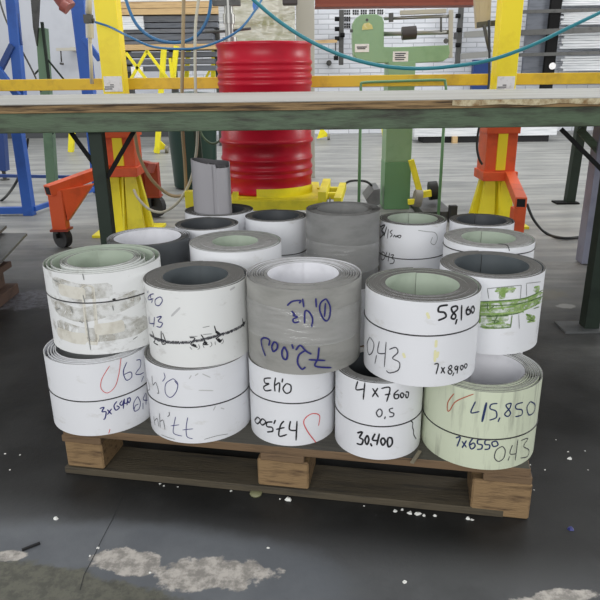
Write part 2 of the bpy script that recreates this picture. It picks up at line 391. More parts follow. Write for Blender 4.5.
# ------------------------------------------------------------------ coils
GRP = 'metal strip coils stacked on the pallet'
def radii_dense(R, ri, pitch=.0045):
    n = max(3, int((R - ri) / pitch)); return [R - (R - ri) * i / n for i in range(n + 1)]
def spiral_mesh(cx, cy, z0, h, radii, th, dense, start=PI / 2, jit=.0015, drift=None, seg=88):
    """one continuous rolled strip: outer skin, inner skin, upper edge, lower edge"""
    T = len(radii) - 1 if not dense else len(radii) - 1
    n = int(T * seg) + 1
    dz = [random.uniform(-jit, jit) for _ in range(T + 2)]; dz[0] = 0
    mb = MB(); rows = []
    for i in range(n):
        t = i / seg; k = min(int(t), T - 1); fr = t - k
        if k == 0: fr = max(0, (fr - .8) / .2)
        fr2 = fr * fr * (3 - 2 * fr)
        r = radii[k] + (radii[k + 1] - radii[k]) * (fr2 if not dense else fr)
        z1 = z0 + h + dz[k] + (dz[k + 1] - dz[k]) * fr
        a = start + t * 2 * PI
        if not dense and k > 0: r += .0012 * math.sin(3 * a + k) 
        ox, oy = (0, 0) if drift is None else (drift[0] * min(1, max(0, t - .8) / max(1, T - 1)), drift[1] * min(1, max(0, t - .8) / max(1, T - 1)))
        ca, sa = math.cos(a), math.sin(a)
        rows.append((cx + ox, cy + oy, r, ca, sa, z1))
    def strip(fa, fb, m, smooth, flip):
        o = len(mb.v)
        for row in rows: mb.v.append(fa(row)); mb.v.append(fb(row))
        for i in range(n - 1):
            q = (o + 2 * i, o + 2 * i + 2, o + 2 * i + 3, o + 2 * i + 1)
            mb.face(q[::-1] if flip else q, m, smooth)
    P = lambda row, rr, z: (row[0] + rr * row[3], row[1] + rr * row[4], z)
    strip(lambda q: P(q, q[2], z0), lambda q: P(q, q[2], q[5]), 0, True, False)
    strip(lambda q: P(q, q[2] - th, z0), lambda q: P(q, q[2] - th, q[5]), 1, True, True)
    strip(lambda q: P(q, q[2], q[5]), lambda q: P(q, q[2] - th, q[5]), 2, False, False)
    strip(lambda q: P(q, q[2], z0), lambda q: P(q, q[2] - th, z0), 2, False, True)
    for q in (rows[0], rows[-1]):
        mb.add([P(q, q[2], z0), P(q, q[2] - th, z0), P(q, q[2] - th, q[5]), P(q, q[2], q[5])], [(0, 1, 2, 3)], 2)
    return mb
def coil(label, cx, cy, R, z0, h, ri=None, radii=None, out='white', inn='slate', edge='edge_dark', strap=None, drift=None, start=PI / 2, jit=.0015):
    root = thing('metal_coil', label, 'metal coil', (cx, cy, z0), GRP)
    if radii is None:
        radii = radii_dense(R, ri); th = (R - ri) / (len(radii) - 1) * .985; dense = True; jit = .0004
    else: th = .0022; dense = False
    mb = spiral_mesh(cx, cy, z0, h, radii, th, dense, start, jit, drift)
    mb.build('rolled_strip', [M[out], M[inn], M[edge]], root)
    root['r'] = R
    if strap is not None:
        q = MB(); n = 72
        q.tube([(cx + (R + .0006) * math.cos(2 * PI * i / n), cy + (R + .0006) * math.sin(2 * PI * i / n), z0 + h * strap + .0016 * math.sin(2 * PI * i / n * 2 + cx * 9)) for i in range(n)], .0016, n=6, closed=True)
        s = q.build('tying_wire', M['strap'], root); s['label'] = 'thin dark tying wire round the coil'
    return root
def on_coil(c, px, py, off=.0009):
    d = ray(px, py); R = c['r'] + off; cx, cy = c.location.x, c.location.y
    ex, ey = EYE.x - cx, EYE.y - cy
    A = d.x ** 2 + d.y ** 2; B = 2 * (ex * d.x + ey * d.y); Q = ex ** 2 + ey ** 2 - R * R
    D = B * B - 4 * A * Q
    if D < 0: D = 0
    t = (-B - math.sqrt(D)) / (2 * A); p = EYE + d * t
    return p, Vector((p.x - cx, p.y - cy, 0)).normalized()
def write(c, name, mk, wpx, org, sc, strokes, smooth=True, off=.0009, label=None):
    if name in ('tape_patch', 'glue_stain', 'hook_mark', 'check_mark', 'scuff_mark', 'dirt_streak') and len(strokes) > 1:
        for st in strokes: write(c, name, mk, wpx, org, sc, [st], smooth, off, label)
        return
    """pen strokes laid on the coil's own curved face as thin ribbons"""
    mb = MB(); x0, y0 = org
    for st in strokes:
        pts = [Vector((x0 + x / sc, y0 + y / sc, 0)) for x, y in st]
        if smooth and len(pts) > 2: pts = spline(pts, 5)
        else:
            q = []
            for a, b in zip(pts, pts[1:]):
                for k in range(6): q.append(a.lerp(b, k / 6))
            pts = q + [pts[-1]]
        W = [on_coil(c, p.x, p.y, off) for p in pts]
        o = len(mb.v); k = len(W)
        for i, (p, n) in enumerate(W):
            t = W[min(i + 1, k - 1)][0] - W[max(i - 1, 0)][0]
            if t.length < 1e-7: t = Vector((0, 0, 1))
            t.normalize(); s = n.cross(t).normalized()
            ww = wpx * .0024 / 2 * (.6 if i in (0, k - 1) else 1)
            for sgn in (-1, 1):
                v = p + s * (ww * sgn)
                r2 = Vector((v.x - c.location.x, v.y - c.location.y, 0)); r2 = r2.normalized() * (c['r'] + off)
                mb.v.append((c.location.x + r2.x, c.location.y + r2.y, v.z))
        for i in range(k - 1): mb.face((o + 2 * i, o + 2 * i + 1, o + 2 * i + 3, o + 2 * i + 2))
    ob = mb.build(name, M[mk], c)
    if label: ob['label'] = label
    return ob

DZ, MZ = .14, .34
# --- lower layer, front row
B1 = coil('white lower coil at the left end with blue scribbles and a red hook mark', -.535, 1.555, .134, DZ, .199, radii=[.134, .127, .119, .111, .106, .101], inn='white_in', edge='edge_light', strap=.5)
B2 = coil('white lower coil with upside-down blue figures, under the coil with the black smeared band', -.267, 1.513, .1325, DZ, .2, ri=.09, inn='slate', edge='edge_mid', strap=.5)
B3 = coil('narrow white lower coil with a pink loop mark, directly under the grey coil', -.0225, 1.472, .1085, DZ, .2, ri=.075, edge='edge_mid', strap=.585)
B4 = coil('narrow white lower coil marked 30,400, left of the pale green coil', .190, 1.405, .106, DZ, .2, ri=.078, inn='charcoal', edge='edge_mid', strap=.455)
B5 = coil('pale green scuffed lower coil marked 45,850 at the right corner of the pallet', .435, 1.388, .135, DZ, .198, radii=[.135, .131, .127, .123, .1185, .114, .1095, .105, .1, .096], out='green_out', inn='white_in', edge='edge_mid', strap=.4)
# --- upper layer, front row
T1 = coil('dirty taped white coil with loose pale green inner loops, upper row left end', -.518, 1.626, .148, MZ, .212, radii=[.148, .142, .132, .104, .1, .096, .092, .088, .085], out='white_dirty', inn='green_in', edge='edge_mid', strap=.66, start=PI * .62, drift=(-.004, -.004))
T2 = coil('white upper coil with a smeared black printed band and dark inside', -.258, 1.524, .1285, MZ, .193, ri=.083, out='white_warm', inn='slate')
T3 = coil('shiny film-wrapped grey coil marked upside-down 72,000 in the middle of the upper row', .01, 1.488, .14, MZ, .208, radii=[.14, .1365, .131, .127, .121, .116, .110, .105, .099, .095, .091, .087], out='grey', inn='white_in', edge='edge_mid')
T4 = coil('white upper coil marked 58,160 with a pale green inside', .285, 1.412, .132, MZ, .200, ri=.087, inn='green_in', strap=.62)
T5 = coil('white upper coil with green smeared stencil marks at the right end', .493, 1.577, .13, MZ, .197, ri=.095, inn='slate')
# --- back rows, upper layer
BACK = [
    ('charcoal coil with loose white inner loops, behind the dirty taped coil', -.46, 1.91, .124, .2, dict(radii=[.124, .119, .114, .109, .105, .101], out='charcoal', inn='white_in', edge='edge_dark')),
    ('thick walled white coil with small pale green opening, behind the black smeared coil', -.188, 1.84, .135, .2, dict(ri=.07, inn='green_in', edge='edge_mid')),
    ('small white thin walled coil with dark inside, just left behind the pale green opening', -.305, 2.08, .104, .2, dict(ri=.087, inn='charcoal')),
    ('white coil holding the upright grey rolled sheet, at the back edge of the pallet', -.291, 2.312, .124, .2, dict(ri=.094, inn='charcoal')),
    ('white thin walled back coil standing right before the yellow drum trolley', -.08, 2.195, .107, .2, dict(ri=.085, inn='charcoal', strap=.42)),
    ('tall plain grey film-wrapped coil in the back row beside the green machine column', .145, 2.08, .121, .245, dict(radii=[.121, .119, .114, .109, .104, .099, .094, .089, .084], out='grey_dark', inn='grey_dark', edge='edge_dark')),
    ('white back coil with scrawled black figures 0,43, in front of the green machine column', .383, 2.12, .112, .2, dict(ri=.086, inn='green_in', strap=.44)),
    ('white back coil with dark inside, in front of the yellow and orange gantry foot', .605, 2.085, .104, .2, dict(ri=.083, inn='charcoal')),
    ('white back coil with pale green opening and loose wire end, behind the green stencil coil', .561, 1.845, .130, .2, dict(ri=.08, inn='green_in', edge='edge_mid', strap=.9)),
]
RB = []
for lab, x, y, r, h, kw in BACK:
    RB.append(coil(lab, x, y, r, MZ, h, **kw))
# the coils of the lower layer that carry the back rows
low = coil('white coil in the lower layer, hidden under the back row coils', -.46, 1.91, .124, DZ, .199, ri=.085, edge='edge_mid')
for lab, x, y, r, h, kw in BACK[1:]:
    c = low.copy(); C.objects.link(c); c.location = (x, y, DZ)
    for ch in low.children:
        d = ch.copy(); C.objects.link(d); d.parent = c
        d.scale = (r / .124, r / .124, 1)
R1, R2, R3, R4, R5, R6, R7, R8, R9 = RB

# plastic film on the grey coils
def film(c, z0, z1, a0, a1, name='wrapping_film'):
    q = MB(); n = 90; R = c['r'] + .0024; rows = 26
    for j in range(rows + 1):
        for i in range(n + 1):
            a = a0 + (a1 - a0) * i / n
            rr = R + .0015 * noise.noise(Vector((a * 3.2, j * .42, c.location.x * 7))) + .0007 * noise.noise(Vector((a * 8, j * .8, 5)))
            q.v.append((c.location.x + rr * math.cos(a), c.location.y + rr * math.sin(a), z0 + (z1 - z0) * j / rows + .004 * math.sin(a * 2)))
    for j in range(rows):
        for i in range(n): q.face((j * (n + 1) + i, j * (n + 1) + i + 1, (j + 1) * (n + 1) + i + 1, (j + 1) * (n + 1) + i), 0, True)
    o = q.build(name, M['film'], c); o['label'] = 'crinkled clear film wrapped round the coil'
film(T3, .415, .5, PI, 2 * PI)
film(R6, .40, .49, PI, 2 * PI)

# --- handwriting on the coils
A = ((351.8, 230), 4)
write(T4, 'handwriting', 'ink_black', 1.9, *A, [[(385, 300), (352, 306), (347, 326), (370, 330), (376, 348), (345, 362)], [(420, 303), (400, 310), (402, 326), (416, 342), (410, 356), (398, 350), (408, 332), (423, 316), (420, 303)], [(421, 356), (415, 378)], [(440, 300), (438, 362)], [(468, 305), (458, 322), (462, 338), (475, 332), (470, 318), (460, 322)], [(485, 303), (477, 318), (484, 332), (491, 318), (485, 303)]])
write(T4, 'handwriting', 'ink_thin', 1.1, *A, [[(72, 428), (61, 455), (67, 497), (82, 488), (88, 455), (74, 430)], [(99, 500), (92, 535)], [(110, 445), (104, 490), (136, 494)], [(137, 448), (130, 548)], [(150, 478), (176, 470), (184, 490), (163, 513), (190, 530), (186, 560), (152, 572), (138, 562)]])
write(T4, 'handwriting', 'ink_black', 1.3, *A, [[(330, 537), (346, 537), (337, 577)], [(358, 548), (372, 574)], [(372, 548), (356, 574)], [(396, 540), (387, 552), (401, 566), (393, 577), (385, 566), (400, 550), (396, 540)], [(409, 570), (403, 584)], [(422, 543), (412, 550), (418, 560), (425, 545), (421, 575)], [(440, 540), (434, 550), (440, 560), (446, 548), (440, 540)], [(456, 534), (450, 544), (456, 553), (462, 541), (456, 534)]])
write(T4, 'glue_stain', 'glue', 2.6, *A, [[(338, 440), (336, 470)], [(334, 480), (332, 528)], [(346, 486), (340, 512)], [(205, 492), (212, 512)], [(300, 330), (310, 355)]], off=.0006, label='pale yellow glue stain')
A = ((410, 340), 4)
write(B5, 'check_mark', 'ink_rust', 1.0, *A, [[(176, 214), (152, 248), (150, 282), (160, 280), (185, 245), (255, 216)]])
write(B5, 'handwriting', 'ink_navy', 1.3, *A, [[(262, 246), (246, 280), (247, 292), (278, 286)], [(350, 254), (325, 258), (321, 275), (344, 285), (345, 310), (318, 321)], [(360, 310), (352, 328)], [(405, 252), (384, 262), (402, 290), (392, 306), (379, 296), (400, 272), (405, 252)], [(452, 250), (426, 258), (425, 275), (448, 280), (446, 300), (421, 307)], [(482, 246), (468, 270), (476, 300), (496, 288), (500, 258), (482, 246)]])
write(B5, 'handwriting', 'ink_navy', 2.2, *A, [[(306, 250), (288, 328)]])
write(B5, 'handwriting', 'ink_navy', 1.4, *A, [[(183, 392), (201, 389), (188, 426)], [(208, 405), (226, 430)], [(226, 402), (208, 432)], [(252, 392), (238, 415), (245, 436), (260, 426), (255, 412), (240, 420)], [(292, 398), (272, 400), (271, 415), (288, 420), (286, 435), (268, 438)], [(322, 400), (302, 402), (301, 418), (318, 420), (316, 435), (298, 438)], [(346, 404), (328, 410), (334, 426), (352, 420), (346, 404)]])
write(B5, 'handwriting', 'ink_thin', 1.0, *A, [[(370, 425), (346, 440), (338, 470), (354, 486), (375, 472), (381, 442), (370, 425)], [(399, 465), (392, 483)], [(410, 420), (400, 455), (426, 455)], [(432, 398), (421, 482)], [(445, 402), (472, 394), (455, 425), (476, 440), (470, 466), (443, 472)]])
A = ((335, 370), 6.667)
write(B4, 'handwriting', 'ink_black', 1.5, *A, [[(152, 74), (140, 130), (192, 126)], [(199, 84), (188, 198)], [(250, 122), (290, 182)], [(286, 120), (248, 180)], [(308, 124), (366, 120), (344, 212)], [(332, 166), (370, 160)], [(424, 132), (395, 160), (400, 190), (422, 186), (422, 164), (400, 166)], [(446, 150), (436, 166), (446, 186), (460, 166), (446, 150)], [(472, 146), (490, 150), (486, 182), (474, 182), (472, 160)]])
write(B4, 'handwriting', 'ink_thin', 1.3, *A, [[(296, 258), (276, 284), (290, 312), (310, 302), (313, 274), (296, 258)], [(336, 310), (330, 328)], [(388, 254), (364, 262), (368, 280), (392, 290), (386, 309), (362, 312)]])
write(B4, 'handwriting', 'ink_black', 1.9, *A, [[(148, 420), (182, 414), (164, 450), (186, 465), (176, 496), (144, 490)], [(216, 434), (200, 465), (212, 497), (226, 466), (216, 434)], [(236, 488), (246, 510)], [(268, 424), (250, 465), (287, 471)], [(296, 424), (278, 502)], [(320, 450), (305, 472), (318, 502), (336, 476), (320, 450)], [(356, 450), (349, 480), (358, 513), (381, 492), (378, 456), (356, 450)]])
write(B4, 'wire_end', 'strap', 1.2, *A, [[(498, 338), (518, 350), (517, 382), (524, 402), (526, 432), (542, 460)]], label='loose dangling end of the tying wire')
A = ((200, 350), 4)
write(B3, 'handwriting', 'ink_black', 1.5, *A, [[(284, 112), (258, 115), (260, 132), (276, 135), (255, 147), (262, 163), (286, 160)], [(302, 110), (298, 140), (300, 166)], [(300, 142), (318, 132), (316, 170)], [(331, 114), (328, 130)], [(346, 134), (332, 154), (344, 173), (362, 166), (363, 142), (346, 134)]])
write(B3, 'handwriting', 'ink_black', 1.7, *A, [[(388, 284), (384, 362)], [(386, 322), (358, 318), (362, 284)], [(336, 284), (322, 302), (316, 344), (348, 338)], [(304, 318), (338, 310)], [(302, 280), (295, 296)], [(268, 328), (290, 325), (288, 310), (268, 306), (268, 290), (290, 288)], [(250, 274), (240, 288), (250, 300), (263, 288), (250, 274)], [(230, 268), (219, 282), (230, 295), (241, 280), (230, 268)]])
write(B3, 'pink_mark', 'ink_red', 1.1, *A, [[(474, 304), (478, 262), (445, 256), (415, 284), (430, 325), (464, 370)]], label='pink loop pen mark')
A = ((245, 285), 5)
write(T3, 'handwriting', 'ink_blue', 1.6, *A, [[(405, 68), (378, 90), (375, 132), (400, 178), (421, 165), (426, 110), (405, 68)], [(402, 90), (398, 160)], [(354, 66), (357, 112)], [(332, 212), (338, 170), (320, 135), (300, 132), (298, 192)], [(288, 68), (294, 112)], [(210, 104), (236, 82), (278, 78), (270, 92)], [(232, 130), (248, 148), (240, 152), (262, 160), (240, 172), (246, 188), (270, 184)]], off=.0042)
write(T3, 'handwriting', 'ink_blue', 1.8, *A, [[(370, 312), (364, 368), (352, 406), (432, 414)], [(318, 374), (402, 378)], [(254, 326), (276, 302), (304, 330), (332, 346)], [(304, 326), (270, 350), (263, 390), (284, 421), (302, 410)], [(234, 296), (241, 320)], [(196, 308), (184, 335), (190, 366), (207, 371), (211, 340), (196, 308)], [(146, 283), (134, 305), (140, 332), (159, 320), (161, 296), (146, 283)], [(102, 356), (86, 312), (81, 276), (96, 264), (122, 276), (118, 304)]], off=.0042)
A = ((130, 260), 10)
write(T2, 'handwriting', 'ink_blue', 1.0, *A, [[(180, 308), (176, 330)], [(238, 338), (205, 346), (180, 376), (190, 398), (232, 386)], [(205, 346), (205, 378), (222, 400), (214, 428)], [(290, 370), (252, 398), (255, 446), (290, 455), (322, 412), (312, 376), (290, 370)]])
A = ((130, 240), 4)
write(T2, 'handwriting', 'ink_blue', 1.1, *A, [[(76, 306), (78, 332), (98, 334)], [(98, 308), (94, 348)], [(106, 310), (126, 306), (112, 325), (129, 332), (122, 348), (106, 346)]])
A = ((145, 310), 5.714)
band = [(28, 140), (70, 168), (110, 180), (170, 186), (250, 184), (320, 172), (400, 150), (470, 130), (530, 104), (572, 76)]
zz = []
random.seed(3)
bp_ = spline([Vector((x, y, 0)) for x, y in band], 14)
for i, p in enumerate(bp_): zz.append((p.x + random.uniform(-2, 2), p.y + (7 if i % 2 else -7) * random.uniform(.3, 1.3)))
write(T2, 'smeared_print', 'ink_black_wash', 3.2, *A, [band], off=.0007, label='smeared black printed band')
write(T2, 'smeared_print', 'ink_thin', .75, *A, [zz], smooth=False, label='smeared black printed band')
write(T2, 'smeared_print', 'ink_black', 1.2, *A, [[(40, 120), (56, 170), (50, 185), (74, 200)], [(92, 120), (96, 190), (120, 192)], [(100, 130), (122, 190)], [(60, 160), (110, 172)], [(255, 158), (285, 162), (262, 196), (300, 214)], [(320, 140), (342, 178), (332, 196), (362, 198)], [(396, 90), (410, 130), (432, 140), (404, 166)], [(404, 160), (428, 184), (440, 166)], [(556, 48), (566, 96)], [(548, 92), (574, 64)]])
write(T2, 'smeared_print', 'ink_black', 2.6, *A, [[(270, 196), (292, 208)], [(336, 180), (354, 194)], [(416, 164), (432, 180)], [(404, 122), (426, 138)], [(562, 66), (560, 90)]])
write(T2, 'smeared_print', 'ink_grey', .7, *A, [[(252, 152), (300, 150)], [(330, 140), (384, 136)], [(256, 212), (268, 226)], [(306, 196), (312, 216), (300, 226)], [(330, 200), (338, 216)], [(376, 182), (382, 200), (370, 212)], [(400, 180), (402, 200)], [(442, 162), (448, 182), (436, 194)], [(330, 100), (370, 92)]])
write(T2, 'scuff_mark', 'ink_faint', 2.2, (130, 240), 4, [[(165, 305), (200, 270)], [(60, 230), (66, 250)], [(400, 200), (420, 188)]], off=.0006, label='pale grey scuff')
A = ((140, 350), 5.4545)
write(B2, 'handwriting', 'ink_blue', .8, *A, [[(176, 158), (140, 185), (139, 236), (166, 259), (196, 230), (206, 186), (186, 160), (176, 158)], [(188, 168), (206, 190)], [(130, 124), (136, 150), (122, 172)]])
write(B2, 'handwriting', 'ink_thin', .8, *A, [[(64, 140), (70, 190), (86, 178), (102, 232), (92, 234)], [(36, 150), (46, 180), (52, 214), (38, 220)]])
write(B2, 'handwriting', 'ink_blue', .8, *A, [[(260, 368), (252, 420), (256, 472), (288, 484)], [(232, 436), (290, 430)], [(194, 364), (184, 415), (184, 455), (230, 470)], [(168, 414), (214, 408)]])
write(B2, 'handwriting', 'ink_thin', .8, *A, [[(158, 338), (160, 354), (150, 364)], [(106, 345), (110, 424)], [(110, 390), (126, 384), (136, 434)], [(74, 362), (82, 410)], [(80, 386), (94, 374), (102, 418)], [(50, 360), (62, 400)]])
write(B2, 'scuff_mark', 'ink_faint', 1.2, *A, [[(268, 158), (280, 138)], [(300, 140), (318, 128)], [(340, 130), (384, 150)], [(320, 220), (400, 222)], [(400, 330), (412, 306)], [(440, 316), (460, 322)]], off=.0006, label='pale grey scuff')
write(B2, 'scuff_mark', 'ink_grey', .7, *A, [[(116, 462), (150, 476), (190, 488)], [(350, 488), (420, 468), (480, 458)]], label='dark rub line along the bottom edge')
A = ((90, 340), 6)
write(B1, 'hook_mark', 'ink_red', .75, *A, [[(118, 155), (72, 232), (66, 290), (104, 318), (150, 280), (174, 200), (186, 108)], [(120, 534), (112, 562)]], label='thin red hook pen mark')
write(B1, 'handwriting', 'ink_blue', 1.0, *A, [[(222, 132), (200, 190), (218, 241), (250, 222), (244, 192), (204, 208)], [(278, 122), (302, 120), (302, 160), (274, 202), (300, 206), (322, 194)], [(322, 216), (308, 252)], [(286, 338), (262, 380), (267, 426), (295, 412), (302, 372), (286, 338)], [(264, 420), (272, 395), (290, 385)], [(318, 376), (318, 416)], [(334, 318), (320, 356), (344, 362)], [(338, 320), (336, 388)]])
write(B1, 'handwriting', 'ink_blue', 1.3, *A, [[(58, 412), (84, 404), (72, 430), (96, 432), (90, 470), (80, 476)], [(104, 418), (130, 446)], [(130, 412), (104, 448)], [(162, 368), (144, 394), (155, 421), (176, 406), (160, 394)], [(192, 364), (179, 384), (194, 391), (203, 360), (200, 412)], [(206, 352), (208, 380), (228, 374)], [(226, 348), (222, 392)], [(236, 344), (225, 360), (235, 376), (243, 356), (236, 344)]])
A = ((370, 205), 7.5)
write(R7, 'handwriting', 'ink_black', 1.8, *A, [[(75, 165), (112, 150), (86, 195), (106, 210), (74, 250)], [(126, 162), (104, 234)], [(88, 168), (98, 232)]])
write(R7, 'handwriting', 'ink_black', 1.2, *A, [[(138, 180), (130, 252)], [(168, 188), (150, 204), (166, 222), (150, 242)], [(175, 242), (185, 226), (194, 242), (204, 228), (206, 242)], [(216, 226), (210, 240), (224, 246), (232, 230), (216, 226)], [(95, 350), (80, 375), (90, 412), (110, 396), (111, 365), (95, 350)], [(127, 352), (119, 386), (142, 386)], [(147, 358), (135, 424)], [(155, 376), (177, 374), (164, 400), (181, 410), (175, 436), (148, 440)]])
write(R7, 'pencil_curl', 'ink_grey', .8, *A, [[(360, 190), (430, 200), (488, 208), (505, 250), (485, 296), (456, 282), (470, 240)]])
A = ((470, 270), 7.5)
write(T5, 'stencil_mark', 'ink_green_wash', 6.5, *A, [[(50, 262), (200, 256), (330, 246), (430, 224), (545, 180)], [(52, 312), (200, 308), (330, 294), (430, 268), (544, 222)], [(70, 380), (180, 376), (290, 360)], [(195, 158), (265, 152), (335, 146)], [(246, 160), (238, 220)], [(425, 350), (488, 366)], [(480, 140), (520, 150)], [(80, 420), (300, 420)]], off=.0004, label='washed green stencil paint')
write(T5, 'stencil_mark', 'ink_green', 2.0, *A, [[(186, 160), (260, 150), (345, 138)], [(268, 152), (238, 202)], [(52, 250), (200, 240), (330, 230), (430, 212), (546, 168)], [(52, 292), (180, 290), (330, 272), (440, 250), (546, 206)], [(60, 330), (200, 330), (330, 318), (430, 290), (540, 236)], [(84, 240), (78, 300), (72, 400)], [(150, 240), (150, 320)], [(220, 226), (250, 300)], [(380, 250), (400, 320)], [(420, 330), (480, 384)], [(430, 390), (490, 382)], [(480, 132), (520, 126), (492, 180)], [(120, 408), (260, 396)]], off=.0006, label='smeared light green stencil paint')
write(T5, 'stencil_mark', 'ink_green_dark', 1.2, *A, [[(56, 238), (140, 236), (300, 226), (430, 206), (548, 150)], [(60, 270), (300, 262), (430, 238), (548, 196)], [(58, 344), (180, 342), (330, 330), (400, 310)], [(120, 352), (290, 342)], [(205, 350), (180, 398), (216, 384), (160, 378)], [(130, 250), (135, 300), (180, 270)], [(75, 250), (70, 350)], [(430, 330), (480, 380), (440, 372)], [(490, 270), (530, 220), (544, 180)], [(478, 290), (520, 276)], [(316, 340), (304, 432)], [(75, 426), (190, 436), (304, 430)]], off=.0012, label='dark green stencil lines')
write(T5, 'pencil_line', 'ink_grey', .7, *A, [[(140, 214), (130, 140), (260, 126), (385, 114), (376, 236)], [(425, 200), (424, 100), (532, 88)], [(366, 330), (370, 440)], [(512, 380), (500, 480)]], smooth=False, off=.0014)
A = ((30, 220), 4)
write(T1, 'grime', 'tape_dirt', 16, *A, [[(100, 345), (200, 380), (330, 350), (440, 300)], [(110, 420), (230, 460), (400, 440), (470, 400)], [(90, 250), (200, 285), (330, 280)]], off=.0004, label='brownish grey grime on the coil face')
write(T1, 'tape_patch', 'tape', 14, *A, [[(228, 262), (236, 330), (252, 500)]], off=.0006, label='yellowed strip of tape down the coil seam')
write(T1, 'tape_patch', 'tape', 13, *A, [[(115, 275), (170, 290), (222, 296)], [(110, 448), (170, 470), (226, 476)], [(258, 440), (330, 432), (378, 420)]], off=.0005, label='yellowed tape patch')
write(T1, 'dirt_streak', 'ink_grey', 1.0, *A, [[(210, 214), (216, 240)], [(212, 300), (220, 332)], [(226, 400), (232, 440), (242, 520)], [(92, 238), (112, 248)], [(160, 348), (172, 372)], [(330, 342), (334, 362)], [(412, 478), (430, 466)], [(104, 360), (120, 352)], [(196, 404), (212, 412)]], off=.0012, label='dark scrape marks')
write(T1, 'wire_knot', 'strap', 2.6, *A, [[(330, 320), (342, 317)]], off=.0018)
write(R9, 'wire_end', 'strap', .9, (420, 190), 4.286, [[(335, 231), (372, 236), (384, 262)]], off=.003, label='loose curled wire end')

# upright rolled sheet in the back coil
def rolled_sheet():
    cx, cy = -.308, 2.305
    top = at(212, 163, 2.25).z
    root = thing('rolled_sheet', 'upright roll of plain grey sheet standing inside a back coil', 'rolled sheet', (cx, cy, DZ))
    q = MB(); path = []
    for i in range(60):      # outer curl, from the front round the left and back
        a = math.radians(-80) - math.radians(260) * i / 59; k = i / 59
        path.append((-.004 + (.072 - .004 * k) * math.cos(a), .012 + .066 * math.sin(a)))
    ex, ey = path[-1]
    for i in range(1, 70):   # tighter curl at the right, turning in over the front
        a = math.radians(20) - math.radians(330) * i / 69; r = .040 - .010 * max(0, i - 40) / 29
        bx, by = .029 + r * math.cos(a), -.018 + r * math.sin(a); k = min(1, i / 12)
        path.append((ex + (bx - ex) * k if k < 1 else bx, ey + (by - ey) * k if k < 1 else by))
    n = len(path); th = .0022
    nr = []
    for i in range(n):
        t = Vector(path[min(i + 1, n - 1)]) - Vector(path[max(i - 1, 0)]); t.normalize(); nr.append((-t.y, t.x))
    for sgn in (0, 1):
        o = len(q.v)
        for (x, y), (nx_, ny_) in zip(path, nr):
            x2, y2 = cx + x - nx_ * th * sgn, cy + y - ny_ * th * sgn
            zt_ = top - .006 + .014 * max(0, -x / .07) - (.012 if x > .02 and y < .03 else 0)
            q.v += [(x2, y2, DZ), (x2, y2, zt_)]
        for i in range(n - 1): q.face((o + 2 * i, o + 2 * i + 2, o + 2 * i + 3, o + 2 * i + 1), 0, True)
    for i in range(n - 1): q.face((2 * i + 1, 2 * i + 3, 2 * n + 2 * i + 3, 2 * n + 2 * i + 1))
    for i in (0, n - 1): q.face((2 * i, 2 * i + 1, 2 * n + 2 * i + 1, 2 * n + 2 * i))
    q.build('sheet', mat('plain_grey_sheet', srgb(140, 138, 141), .4, col2=srgb(128, 126, 130), scale=3), root)
rolled_sheet()

# ------------------------------------------------------------------ workbench
TF, TB = 2.38, 3.72
ztop = at(300, 101, TF).z
zw = at(300, 110, TF).z; zb = at(300, 130, TF).z
bench = thing('workbench', 'long green steel workbench with worn white top behind the coils', 'workbench', (0, (TF + TB) / 2, 0))
q = MB(); q.box((0, (TF + TB) / 2, ztop - .0015), (5.4, TB - TF, .003)); q.build('white_top', M['bench_top'], bench)
q = MB()
n = 120   # ragged wooden edge
zm = ztop - .003
for i in range(n + 1):
    x = -2.7 + 5.4 * i / n; j = .004 * noise.noise(Vector((x * 3.1, 0, 0))) + .003 * noise.noise(Vector((x * 11, 4, 0)))
    q.v += [(x, TF - .004 + j, zw), (x, TF - .004 + j, zm), (x, TB, zm), (x, TB, zw)]
for i in range(n):
    for a, b in ((0, 1), (1, 2), (2, 3), (3, 0)): q.face((4 * i + a, 4 * i + 4 + a, 4 * i + 4 + b, 4 * i + b))
q.build('wooden_board', M['bench_wood'], bench)
q = MB(); n = 60; x0, x1 = at(452, 98, TF).x, 2.6
for i in range(n + 1):
    x = x0 + (x1 - x0) * i / n; j = .003 * noise.noise(Vector((x * 14, 2, 0))); lo = zm - .018 + .006 * noise.noise(Vector((x * 9, 7, 0)))
    q.v += [(x, TF - .012 + j, lo), (x, TF - .012 + j, zm), (x, TF + .01, zm), (x, TF + .01, lo)]
for i in range(n):
    for a, b in ((0, 1), (1, 2), (2, 3), (3, 0)): q.face((4 * i + a, 4 * i + 4 + a, 4 * i + 4 + b, 4 * i + b))
q.build('filler_strip', M['bench_chip'], bench)['label'] = 'flaking cream filler along the bench edge'
q = MB(); q.box((0, TF + .02, (zw + zb) / 2), (5.4, .04, zw - zb - .002)); q.box((0, TF + .045, zb + .004), (5.4, .09, .008)); q.box((0, TF + .045, zw - .006), (5.4, .09, .008))
q.build('front_beam', M['bench_green'], bench, .003)
q = MB(); q.box((0, TB - .03, (zw + zb) / 2), (5.4, .04, zw - zb - .002)); q.build('rear_beam', M['bench_green'], bench)
xl = at(103, 190, 2.45).x; xr = at(599, 250, 2.45).x + .005
for x, y, mm, wd in ((xl, 2.45, 'leg_green', .05), (xr, 2.45, 'leg_green', .06), (at(593, 200, 3.4).x + .01, 3.4, 'leg_lilac', .085), (-1.95, 3.4, 'leg_green', .06)):
    q = MB(); q.box((x, y, zb / 2 + .003), (wd, wd, zb - .006)); q.build('leg', M[mm], bench, .003)
q = MB(); q.box((xr - .01, 2.45, .004), (.22, .12, .008)); q.build('foot_plate', M['plate'], bench)
br = lambda a, b, r=.008, mm='black_steel': MB().bar(at(*a), at(*b), r * 2, .006, up=Vector((0, 1, 0))).build('brace', M[mm], bench)
br((70, 131, 2.47), (97, 168, 2.44)); br((134, 131, 2.47), (107, 178, 2.44))
